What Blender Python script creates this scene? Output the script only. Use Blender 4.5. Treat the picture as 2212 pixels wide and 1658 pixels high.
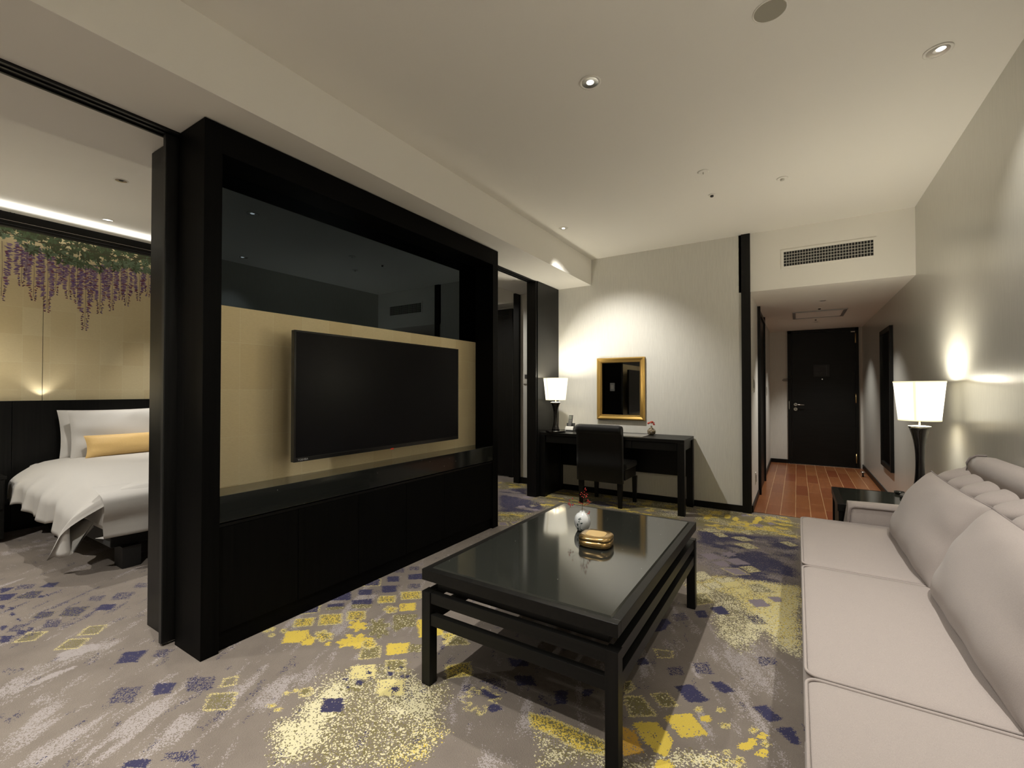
import bpy, bmesh, math, random
import numpy as np
from mathutils import Vector, Matrix

for o in list(bpy.data.objects): bpy.data.objects.remove(o)
S = bpy.context.scene
COL = S.collection
R = math.radians
PI = math.pi

# ------------------------------------------------------------------ camera
cam_d = bpy.data.cameras.new('camera'); cam_d.sensor_width = 36.0; cam_d.lens = 973.9/2212*36.0
cam_d.clip_start = 0.05; cam_d.clip_end = 60
cam = bpy.data.objects.new('camera', cam_d); COL.objects.link(cam)
cam.location = (0, 0, 1.18); cam.rotation_euler = (R(90+0.724), 0, R(32.30))
S.camera = cam

# ------------------------------------------------------------------ world, exposure
w = bpy.data.worlds.new('world'); S.world = w; w.use_nodes = True
w.node_tree.nodes['Background'].inputs[0].default_value = (0.02, 0.02, 0.02, 1)
w.node_tree.nodes['Background'].inputs[1].default_value = 0.0
S.view_settings.view_transform = 'Standard'; S.view_settings.look = 'None'
S.view_settings.exposure = 0.50; S.view_settings.gamma = 1.0; S.view_settings.use_curve_mapping = False
S.cycles.max_bounces = 10; S.cycles.diffuse_bounces = 6; S.cycles.glossy_bounces = 5
S.cycles.transmission_bounces = 4; S.cycles.sample_clamp_indirect = 4.0
S.cycles.caustics_reflective = False; S.cycles.caustics_refractive = False
S.cycles.use_denoising = True

CZ = 2.68        # ceiling height
WARM = (1.0, 0.96, 0.885)
LK = 1.0
def spot(loc, power, target=None, size=110, blend=0.8, rad=0.03, col=WARM):
    d = bpy.data.lights.new('light', 'SPOT'); d.energy = power*LK; d.spot_size = R(size); d.spot_blend = blend
    d.shadow_soft_size = rad; d.color = col
    o = bpy.data.objects.new('spot_light', d); COL.objects.link(o); o.location = loc
    if target is not None:
        v = Vector(target)-Vector(loc); o.rotation_euler = v.to_track_quat('-Z', 'Y').to_euler()
    return o
def point(loc, power, rad=0.03, col=WARM):
    d = bpy.data.lights.new('light', 'POINT'); d.energy = power*LK; d.shadow_soft_size = rad; d.color = col
    o = bpy.data.objects.new('point_light', d); COL.objects.link(o); o.location = loc; return o
def area(loc, power, sx, sy, rot=(0,0,0), col=WARM):
    d = bpy.data.lights.new('light', 'AREA'); d.energy = power*LK; d.shape = 'RECTANGLE'; d.size = sx; d.size_y = sy; d.color = col
    o = bpy.data.objects.new('area_light', d); COL.objects.link(o); o.location = loc; o.rotation_euler = rot; return o

# ------------------------------------------------------------------ room downlights (fixtures are built below)
DOWN = [(-0.844, 2.05, 98), (-0.844, 0.72, 62), (0.539, 2.68, 26), (0.539, 0.85, 8), (-0.844, -0.9, 150),
        (0.539, -1.3, 90)]  # the rearmost pair is unseen, added as fill light
for (x, y, p) in DOWN:
    spot((x, y, CZ-0.03), p, (x, y, 0), size=92, blend=1.0, rad=0.02)
spot((0.539, 0.85, CZ-0.03), 165, (1.7, 1.9, 0.4), size=104, blend=1.0, rad=0.02)
spot((-1.827, 3.785, CZ-0.03), 105, (-1.58, 4.88, 0.80), size=84, blend=1.0, rad=0.02)          # tilted at the desk wall
spot((-1.75, -0.05, CZ-0.03), 185, (-1.9, 0.15, 0), size=110, blend=0.9, rad=0.02)
spot((0.235, 5.767, 2.09), 80, (0.235, 5.767, 0), size=100, blend=0.9, rad=0.02)
spot((0.231, 7.535, 2.09), 60, (0.35, 7.7, 0), size=95, blend=0.9, rad=0.02)
# bedroom
spot((-4.091, 1.221, CZ-0.03), 80, (-4.091, 1.221, 0), size=120, blend=0.9, rad=0.02)
spot((-5.143, 1.70, CZ-0.03), 75, (-5.2, 2.05, 0.6), size=50, blend=0.9, rad=0.02)
spot((-3.9, -0.8, CZ-0.03), 160, (-3.9, -0.5, 0), size=125, blend=0.9, rad=0.02)  # unseen downlight, fills the near end of the bedroom
spot((-3.498, 4.35, CZ-0.03), 70, (-3.4, 4.4, 0), size=120, blend=0.9, rad=0.02)
spot((-5.562, 1.14, 1.082), 8.0, (-5.575, 1.14, 2.0), size=110, blend=1.0, rad=0.02)             # up-light behind the headboard
area((-5.455, 1.6, 2.545), 15, 0.10, 5.4, rot=(0, R(180+58), 0))                                  # cove on top of the valance
# ------------------------------------------------------------------ mesh helpers
WL = {}     # world location of each object
class MB:
    def __init__(s): s.v = []; s.f = []; s.m = []; s.sm = []
    def add(s, vs, fs, mi=0, smooth=False):
        b = len(s.v); s.v += [tuple(map(float, v)) for v in vs]
        for f in fs: s.f.append([b+i for i in f]); s.m.append(mi); s.sm.append(smooth)
        return s
    def box(s, x0, x1, y0, y1, z0, z1, mi=0, bev=0.0):
        if x0 > x1: x0, x1 = x1, x0
        if y0 > y1: y0, y1 = y1, y0
        if z0 > z1: z0, z1 = z1, z0
        if bev <= 0:
            v = [(x, y, z) for z in (z0, z1) for y in (y0, y1) for x in (x0, x1)]
            return s.add(v, [(0,2,3,1),(4,5,7,6),(0,1,5,4),(1,3,7,5),(3,2,6,7),(2,0,4,6)], mi)
        bm = bmesh.new(); bmesh.ops.create_cube(bm, size=1.0)
        for q in bm.verts: q.co = Vector(((x0+x1)/2+q.co.x*(x1-x0), (y0+y1)/2+q.co.y*(y1-y0), (z0+z1)/2+q.co.z*(z1-z0)))
        bmesh.ops.bevel(bm, geom=list(bm.edges), offset=bev, segments=2, profile=0.5, affect='EDGES')
        bm.verts.index_update()
        s.add([q.co[:] for q in bm.verts], [[q.index for q in f.verts] for f in bm.faces], mi); bm.free(); return s
    def lathe(s, cx, cy, prof, n=40, mi=0, cap=True, smooth=True, ax='z', cz=0):
        vs = []; fs = []
        for (r, z) in prof:
            for i in range(n):
                a = 2*PI*i/n; p = (r*math.cos(a), r*math.sin(a))
                if ax == 'z': vs.append((cx+p[0], cy+p[1], z))
                elif ax == 'y': vs.append((cx+p[0], z, cz+p[1]))
                else: vs.append((z, cy+p[0], cz+p[1]))
        for j in range(len(prof)-1):
            for i in range(n):
                a = j*n+i; b = j*n+(i+1) % n; fs.append((a, b, b+n, a+n))
        s.add(vs, fs, mi, smooth)
        if cap:
            b = len(s.v)-len(vs)
            s.f.append([b+i for i in range(n)][::-1]); s.m.append(mi); s.sm.append(False)
            t = b+(len(prof)-1)*n; s.f.append([t+i for i in range(n)]); s.m.append(mi); s.sm.append(False)
        return s
    def tube(s, pts, r, n=8, mi=0, cap=True):
        pts = [Vector(p) for p in pts]; rr = r if isinstance(r, (list, tuple)) else [r]*len(pts)
        vs = []; fs = []; up = Vector((0, 0, 1))
        for k, p in enumerate(pts):
            t = (pts[min(k+1, len(pts)-1)]-pts[max(k-1, 0)]).normalized()
            a = t.cross(up)
            if a.length < 1e-3: a = t.cross(Vector((1, 0, 0)))
            a.normalize(); b = t.cross(a).normalized()
            for i in range(n):
                q = 2*PI*i/n; vs.append(p+a*(rr[k]*math.cos(q))+b*(rr[k]*math.sin(q)))
        for k in range(len(pts)-1):
            for i in range(n):
                a = k*n+i; b = k*n+(i+1) % n; fs.append((a, b, b+n, a+n))
        if cap: fs.append(list(range(n))); fs.append([(len(pts)-1)*n+i for i in range(n)][::-1])
        return s.add(vs, fs, mi, True)
    def grid(s, P, mi=0, smooth=True, wu=False, wv=False):
        nu = len(P); nv = len(P[0]); vs = [p for r in P for p in r]; fs = []
        for i in range(nu if wu else nu-1):
            for j in range(nv if wv else nv-1):
                a = i*nv+j; b = ((i+1) % nu)*nv+j; c = ((i+1) % nu)*nv+(j+1) % nv; d = i*nv+(j+1) % nv
                fs.append((a, b, c, d))
        return s.add(vs, fs, mi, smooth)
    def ball(s, c, r, mi=0, n=8, m=6, sc=(1, 1, 1)):
        P = [[(c[0]+sc[0]*r*math.sin(PI*j/m)*math.cos(2*PI*i/n), c[1]+sc[1]*r*math.sin(PI*j/m)*math.sin(2*PI*i/n), c[2]+sc[2]*r*math.cos(PI*j/m)) for j in range(m+1)] for i in range(n)]
        return s.grid(P, mi, True, wu=True)
def build(name, mb, mats, parent=None, kind=None, label=None, cat=None, group=None, recalc=True, base=True):
    if not isinstance(mats, (list, tuple)): mats = [mats]
    V = np.array(mb.v); lo = V.min(0); hi = V.max(0)
    c = Vector(((lo[0]+hi[0])/2, (lo[1]+hi[1])/2, lo[2]))
    me = bpy.data.meshes.new(name); me.from_pydata((V-np.array(c)).tolist(), [], mb.f)
    for m in mats: me.materials.append(m)
    me.polygons.foreach_set('material_index', mb.m); me.polygons.foreach_set('use_smooth', mb.sm)
    if recalc:
        bm = bmesh.new(); bm.from_mesh(me); bmesh.ops.recalc_face_normals(bm, faces=bm.faces); bm.to_mesh(me); bm.free()
    me.update()
    o = bpy.data.objects.new(name, me); COL.objects.link(o)
    if parent is not None: o.parent = parent; o.location = c-WL[parent.name]
    else: o.location = c
    WL[o.name] = c
    tag(o, label, cat, group, kind)
    return o
def tag(o, label=None, cat=None, group=None, kind=None):
    if label: o['label'] = label
    if cat: o['category'] = cat
    if group: o['group'] = group
    if kind: o['kind'] = kind
    return o
def thing(name, loc, label, cat, group=None, kind=None):
    o = bpy.data.objects.new(name, None); COL.objects.link(o); o.location = loc; o.empty_display_size = 0.05
    WL[o.name] = Vector(loc); return tag(o, label, cat, group, kind)
def dup(root, loc, label=None, group=None):
    def cp(o, par):
        c = o.copy(); COL.objects.link(c)
        if par is not None: c.parent = par
        for ch in list(o.children): cp(ch, c)
        return c
    r = cp(root, None); r.location = loc
    if label: r['label'] = label
    if group: r['group'] = group
    return r
def box(x0, x1, y0, y1, z0, z1, bev=0.0): return MB().box(x0, x1, y0, y1, z0, z1, 0, bev)
def vnoise(x, y, seed=0):
    rs = np.random.RandomState(seed); T = rs.rand(256, 256)
    xi = np.floor(x).astype(int); yi = np.floor(y).astype(int); fx = x-xi; fy = y-yi
    fx = fx*fx*(3-2*fx); fy = fy*fy*(3-2*fy)
    a = T[xi % 256, yi % 256]; b = T[(xi+1) % 256, yi % 256]; c = T[xi % 256, (yi+1) % 256]; d = T[(xi+1) % 256, (yi+1) % 256]
    return (a*(1-fx)+b*fx)*(1-fy)+(c*(1-fx)+d*fx)*fy
def fbm(x, y, seed=0, o=3):
    r = 0; t = 0
    for k in range(o): r = r+vnoise(x*2**k, y*2**k, seed+k)/2**k; t += 1/2**k
    return r/t
def sstep(a, b, x): t = np.clip((x-a)/(b-a), 0, 1); return t*t*(3-2*t)

# ------------------------------------------------------------------ materials
def newmat(name, col=(0.5, 0.5, 0.5), rough=0.5, metal=0.0, spec=0.5, emit=None, es=0.0):
    m = bpy.data.materials.new(name); m.use_nodes = True; nt = m.node_tree; b = nt.nodes['Principled BSDF']
    b.inputs['Base Color'].default_value = (*col, 1); b.inputs['Roughness'].default_value = rough
    b.inputs['Metallic'].default_value = metal; b.inputs['Specular IOR Level'].default_value = spec
    if emit: b.inputs['Emission Color'].default_value = (*emit, 1); b.inputs['Emission Strength'].default_value = es
    return m, nt, b
def N(nt, t, **k):
    n = nt.nodes.new(t)
    for a, v in k.items(): setattr(n, a, v)
    return n
def L(nt, a, b): nt.links.new(a, b)
def coords(nt, scale=(1, 1, 1), rot=(0, 0, 0), pos=True):
    g = N(nt, 'ShaderNodeNewGeometry') if pos else N(nt, 'ShaderNodeTexCoord')
    mp = N(nt, 'ShaderNodeMapping'); mp.inputs['Scale'].default_value = scale; mp.inputs['Rotation'].default_value = rot
    L(nt, g.outputs['Position'] if pos else g.outputs['Object'], mp.inputs['Vector']); return mp.outputs['Vector']
def mixc(nt, fac, a, b, mode='MIX'):
    m = N(nt, 'ShaderNodeMix', data_type='RGBA', blend_type=mode)
    for s, v in ((0, fac), (6, a), (7, b)):
        if hasattr(v, 'links') or hasattr(v, 'is_linked'): L(nt, v, m.inputs[s])
        else: m.inputs[s].default_value = v if s == 0 else (*v, 1)
    return m.outputs[2]
def ramp(nt, src, p0, p1):
    m = N(nt, 'ShaderNodeMapRange', clamp=True); L(nt, src, m.inputs[0]); m.inputs[1].default_value = p0; m.inputs[2].default_value = p1
    return m.outputs[0]
def mth(nt, op, a, b=None):
    m = N(nt, 'ShaderNodeMath', operation=op)
    for i, v in enumerate((a, b)):
        if v is None: continue
        if hasattr(v, 'is_linked'): L(nt, v, m.inputs[i])
        else: m.inputs[i].default_value = v
    return m.outputs[0]
def noise(nt, vec, scale, detail=3.0, rough=0.5):
    n = N(nt, 'ShaderNodeTexNoise'); n.inputs['Scale'].default_value = scale; n.inputs['Detail'].default_value = detail
    n.inputs['Roughness'].default_value = rough; L(nt, vec, n.inputs['Vector']); return n.outputs['Fac']
def bump(nt, b, h, st=0.2, dist=0.002):
    n = N(nt, 'ShaderNodeBump'); n.inputs['Strength'].default_value = st; n.inputs['Distance'].default_value = dist
    L(nt, h, n.inputs['Height']); L(nt, n.outputs[0], b.inputs['Normal'])
def wood_dark(name, axis='z', col=(0.0035, 0.0035, 0.0032), col2=(0.008, 0.0075, 0.0065), rough=0.40):
    m, nt, b = newmat(name, col, rough, 0, 0.22)
    sc = {'z': (90, 90, 2.5), 'y': (90, 2.5, 90), 'x': (2.5, 90, 90)}[axis]
    n = noise(nt, coords(nt, sc), 1.0, 4, 0.6)
    L(nt, mixc(nt, ramp(nt, n, 0.35, 0.75), col, col2), b.inputs['Base Color']); bump(nt, b, n, 0.25, 0.0006); return m
M = {}
M['wood_z'] = wood_dark('black_oak_upright', 'z'); M['wood_y'] = wood_dark('black_oak_long', 'y'); M['wood_x'] = wood_dark('black_oak_cross', 'x')
M['wood_p'] = wood_dark('shaded_oak_upright', 'z', (0.0015, 0.0015, 0.0014), (0.0035, 0.0033, 0.003), 0.5); M['wood_q'] = wood_dark('shaded_oak_long', 'y', (0.0015, 0.0015, 0.0014), (0.0035, 0.0033, 0.003), 0.5)  # ebonised pair: the black oak again, darkened for the shade on the divider
for q_ in ('wood_p', 'wood_q'): M[q_].node_tree.nodes['Principled BSDF'].inputs['Specular IOR Level'].default_value = 0.05
M['black'] = newmat('black_paint', (0.006, 0.006, 0.006), 0.5)[0]
M['track'] = newmat('black_anodised_metal', (0.012, 0.012, 0.012), 0.3, 0.6)[0]
def plaster(name, col):
    m, nt, b = newmat(name, col, 0.9, 0, 0.15); n = noise(nt, coords(nt), 180, 2); bump(nt, b, n, 0.06, 0.001); return m
M['ceil'] = plaster('painted_plaster', (0.84, 0.815, 0.755))
M['beam'] = M['ceil']
def wallpaper(name, col, rough=0.5, axis='z'):
    m, nt, b = newmat(name, col, rough, 0.0, 0.35)
    n1 = noise(nt, coords(nt, (220, 220, 9)), 1.0, 3, 0.6); n2 = noise(nt, coords(nt, (40, 40, 14)), 1.0, 4, 0.65)
    dk = tuple(c*0.93 for c in col); lt = tuple(min(1, c*1.04) for c in col)
    c1 = mixc(nt, ramp(nt, n1, 0.3, 0.7), dk, lt)
    fl = ramp(nt, n2, 0.70, 0.73)
    c2 = mixc(nt, mth(nt, 'MULTIPLY', fl, 0.22), c1, tuple(c*0.55 for c in col))
    L(nt, c2, b.inputs['Base Color']); bump(nt, b, n1, 0.25, 0.0008); return m
M['paper'] = wallpaper('textured_wallpaper', (0.68, 0.665, 0.61))
def silver(name):
    m = wallpaper(name, (0.64, 0.63, 0.575)); b = m.node_tree.nodes['Principled BSDF']
    b.inputs['Metallic'].default_value = 0.32; b.inputs['Roughness'].default_value = 0.30; return m
M['silver_paper'] = silver('sheen_wallpaper')
def goldleaf(name):
    m, nt, b = newmat(name, (0.5, 0.38, 0.16), 0.45, 0.5, 0.4)
    sq = N(nt, 'ShaderNodeTexBrick'); sq.offset = 0.0; sq.squash = 1.0
    g = N(nt, 'ShaderNodeNewGeometry'); sx = N(nt, 'ShaderNodeSeparateXYZ'); L(nt, g.outputs['Position'], sx.inputs[0])
    cb = N(nt, 'ShaderNodeCombineXYZ'); L(nt, sx.outputs[1], cb.inputs[0]); L(nt, sx.outputs[2], cb.inputs[1])
    L(nt, cb.outputs[0], sq.inputs['Vector'])
    sq.inputs['Scale'].default_value = 1.0; sq.inputs['Mortar Size'].default_value = 0.0016; sq.inputs['Mortar Smooth'].default_value = 0.6
    sq.inputs['Brick Width'].default_value = 0.17; sq.inputs['Row Height'].default_value = 0.236
    sq.inputs['Color1'].default_value = (0.84, 0.70, 0.42, 1); sq.inputs['Color2'].default_value = (0.92, 0.80, 0.52, 1)
    sq.inputs['Mortar'].default_value = (0.95, 0.86, 0.60, 1)
    n = noise(nt, coords(nt, (1, 1, 6)), 60, 4, 0.7); n2 = noise(nt, coords(nt), 900, 2)
    c = mixc(nt, mth(nt, 'MULTIPLY', ramp(nt, n, 0.35, 0.7), 0.35), sq.outputs['Color'], (0.68, 0.55, 0.30))
    L(nt, c, b.inputs['Base Color']); bump(nt, b, n2, 0.35, 0.0006); return m
M['gold_leaf'] = goldleaf('gold_leaf_squares')
def fabric(name, col, sc=700, st=0.35, rough=0.85, var=0.10):
    m, nt, b = newmat(name, col, rough, 0, 0.2)
    n = noise(nt, coords(nt, (1.6, 0.5, 1.2)), sc, 2, 0.5); n2 = noise(nt, coords(nt, (1, 1, 1)), 14, 3)
    c = mixc(nt, ramp(nt, n, 0.3, 0.7), tuple(c*(1-var) for c in col), tuple(min(1, c*(1+var)) for c in col))
    c = mixc(nt, mth(nt, 'MULTIPLY', n2, 0.12), c, tuple(q*0.8 for q in col))
    L(nt, c, b.inputs['Base Color']); bump(nt, b, n, st, 0.0008)
    b.inputs['Sheen Weight'].default_value = 0.15; return m
M['sofa'] = fabric('mauve_grey_weave', (0.345, 0.302, 0.282)); M['sofa_dark'] = fabric('mauve_grey_piping', (0.235, 0.20, 0.19))
M['linen'] = fabric('white_bed_linen', (0.50, 0.48, 0.45), 300, 0.1, 0.7, 0.02)
M['gold_cloth'] = fabric('pale_gold_brocade', (0.62, 0.42, 0.17), 500, 0.3, 0.45, 0.12)
M['black_cloth'] = fabric('black_upholstery', (0.0045, 0.0045, 0.0045), 500, 0.2, 0.6)
def speckle(name, col, rough=0.12):
    m, nt, b = newmat(name, col, rough, 0, 0.5)
    v = N(nt, 'ShaderNodeTexVoronoi'); v.inputs['Scale'].default_value = 26; L(nt, coords(nt), v.inputs['Vector'])
    d = mth(nt, 'LESS_THAN', v.outputs['Distance'], 0.035)
    L(nt, mixc(nt, d, col, (0.75, 0.75, 0.7)), b.inputs['Base Color']); return m
M['stone'] = speckle('polished_black_stone', (0.012, 0.013, 0.012), 0.07)
M['table_stone'] = speckle('polished_black_table_stone', (0.018, 0.019, 0.016), 0.075)
M['tglass'] = newmat('smoked_mirror_glass', (0.045, 0.056, 0.066), 0.004, 1.0)[0]
M['screen'] = newmat('television_screen', (0.004, 0.004, 0.005), 0.28, 0, 0.14)[0]
M['bezel'] = newmat('gloss_black_plastic', (0.008, 0.008, 0.008), 0.15)[0]
M['chrome'] = newmat('brushed_steel', (0.55, 0.54, 0.50), 0.25, 1.0)[0]
M['brass'] = newmat('brushed_brass', (0.62, 0.46, 0.22), 0.3, 1.0)[0]
M['white'] = newmat('white_plastic', (0.6, 0.58, 0.52), 0.4)[0]
M['grey'] = newmat('grey_plastic', (0.04, 0.04, 0.04), 0.4)[0]
M['silverp'] = newmat('silver_plastic', (0.42, 0.42, 0.42), 0.35, 0.4)[0]
M['goldframe'] = newmat('gilded_frame', (0.62, 0.40, 0.12), 0.28, 0.85)[0]
M['goldbox'] = newmat('polished_gold_lacquer', (0.46, 0.31, 0.13), 0.22, 0.9)[0]
M['lacquer'] = newmat('black_lacquer', (0.007, 0.006, 0.006), 0.08, 0, 0.6)[0]
M['porcelain'] = newmat('white_porcelain', (0.72, 0.74, 0.74), 0.12)[0]
M['leafgreen'] = newmat('painted_green', (0.03, 0.06, 0.06), 0.3)[0]
M['red'] = newmat('berry_red', (0.42, 0.02, 0.015), 0.25)[0]
M['coral'] = newmat('coral_petal', (0.55, 0.10, 0.06), 0.5)[0]
M['twig'] = newmat('brown_twig', (0.10, 0.06, 0.03), 0.7)[0]
M['glow'] = newmat('lit_reflector', (0.8, 0.8, 0.8), 0.3, 0, 0.5, (1, 0.97, 0.9), 2.5)[0]
M['refl'] = newmat('mirror_reflector', (0.8, 0.8, 0.78), 0.18, 1.0)[0]
m, nt, b = newmat('lamp_shade_fabric', (0.85, 0.80, 0.68), 0.8, 0, 0.1, (1.0, 0.93, 0.74), 1.15)
M['shade'] = m
def deskvase():
    m, nt, b = newmat('mottled_glaze', (0.2, 0.2, 0.2), 0.12, 0.3)
    n = noise(nt, coords(nt), 60, 4, 0.6); g = N(nt, 'ShaderNodeValToRGB'); L(nt, n, g.inputs[0]); e = g.color_ramp.elements
    e[0].position = 0.35; e[0].color = (0.04, 0.035, 0.04, 1); e[1].position = 0.65; e[1].color = (0.42, 0.38, 0.38, 1)
    q = e.new(0.5); q.color = (0.22, 0.17, 0.08, 1); L(nt, g.outputs[0], b.inputs['Base Color']); return m
M['glaze'] = deskvase()
def hallwood():
    m, nt, b = newmat('cherry_floorboards', (0.2, 0.07, 0.03), 0.3, 0, 0.5)
    g = N(nt, 'ShaderNodeNewGeometry'); sx = N(nt, 'ShaderNodeSeparateXYZ'); L(nt, g.outputs['Position'], sx.inputs[0])
    cb = N(nt, 'ShaderNodeCombineXYZ'); L(nt, sx.outputs[1], cb.inputs[0]); L(nt, mth(nt, 'ADD', sx.outputs[0], 0.02), cb.inputs[1])
    br = N(nt, 'ShaderNodeTexBrick'); br.offset = 0.37; br.offset_frequency = 2; L(nt, cb.outputs[0], br.inputs['Vector'])
    br.inputs['Scale'].default_value = 1; br.inputs['Brick Width'].default_value = 0.62; br.inputs['Row Height'].default_value = 0.122
    br.inputs['Mortar Size'].default_value = 0.0028; br.inputs['Mortar Smooth'].default_value = 0.3; br.inputs['Bias'].default_value = 0.0
    br.inputs['Color1'].default_value = (0.19, 0.052, 0.020, 1); br.inputs['Color2'].default_value = (0.29, 0.115, 0.042, 1); br.inputs['Mortar'].default_value = (0.58, 0.36, 0.18, 1)
    n = noise(nt, coords(nt, (40, 4, 1)), 1.0, 5, 0.65)
    c = mixc(nt, mth(nt, 'MULTIPLY', ramp(nt, n, 0.35, 0.7), 0.45), br.outputs['Color'], (0.14, 0.045, 0.018))
    L(nt, c, b.inputs['Base Color']); bump(nt, b, n, 0.1, 0.0005); return m
M['cherry'] = hallwood()
def carpet():
    m, nt, b = newmat('patterned_carpet', (0.2, 0.2, 0.2), 0.95, 0, 0.1)
    A = N(nt, 'ShaderNodeAttribute', attribute_name='pa'); B = N(nt, 'ShaderNodeAttribute', attribute_name='pb'); C = N(nt, 'ShaderNodeAttribute', attribute_name='pc')
    def sep(o):
        s = N(nt, 'ShaderNodeSeparateColor'); L(nt, o, s.inputs[0]); return s.outputs
    a, bb, cc = sep(A.outputs['Color']), sep(B.outputs['Color']), sep(C.outputs['Color'])
    vec = coords(nt, (1, 1, 0.01)); v = N(nt, 'ShaderNodeTexVoronoi'); v.inputs['Scale'].default_value = 290; L(nt, vec, v.inputs['Vector'])
    r = sep(v.outputs['Color'])
    v2 = N(nt, 'ShaderNodeTexVoronoi'); v2.inputs['Scale'].default_value = 210; L(nt, vec, v2.inputs['Vector']); r2 = sep(v2.outputs['Color'])
    big = noise(nt, coords(nt, (1, 1, 0.01)), 3.0, 4, 0.6); fine = noise(nt, vec, 260, 2)
    col = mixc(nt, ramp(nt, big, 0.3, 0.7), (0.165, 0.138, 0.118), (0.225, 0.192, 0.163))
    def layer(col, f, rnd, c): return mixc(nt, mth(nt, 'GREATER_THAN', f, rnd), col, c)
    col = layer(col, bb[1], r[0], (0.33, 0.295, 0.285))        # white streaks
    col = layer(col, bb[2], r[1], (0.235, 0.20, 0.235))       # lavender
    col = layer(col, a[2], r[2], (0.17, 0.145, 0.060))        # olive
    col = layer(col, bb[0], r2[0], (0.62, 0.57, 0.37))        # cream
    col = layer(col, a[1], r2[1], (0.60, 0.45, 0.075))        # yellow
    col = layer(col, cc[1], r2[2], (0.62, 0.54, 0.24))        # pale yellow
    col = layer(col, cc[2], r[0], (0.45, 0.26, 0.04))         # ochre
    col = layer(col, a[0], r[1], (0.036, 0.034, 0.080))       # navy
    col = layer(col, cc[0], r[2], (0.55, 0.47, 0.20))         # outline
    col = mixc(nt, mth(nt, 'MULTIPLY', ramp(nt, fine, 0.3, 0.7), 0.35), col, mixc(nt, 1.0, col, (0.62, 0.62, 0.62), 'MULTIPLY'))
    L(nt, col, b.inputs['Base Color']); bump(nt, b, v.outputs['Distance'], 0.5, 0.003); b.inputs['Sheen Weight'].default_value = 0.1
    return m
M['carpet'] = carpet()
# ================================================================== THE SETTING
XR = 0.829; YB = 4.88; YE = 8.49; YN = -2.6; XL = -5.61; HX = -0.373; HZ = 2.12; BZ = 2.385; BX0 = -2.967; BX1 = -2.0
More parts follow.
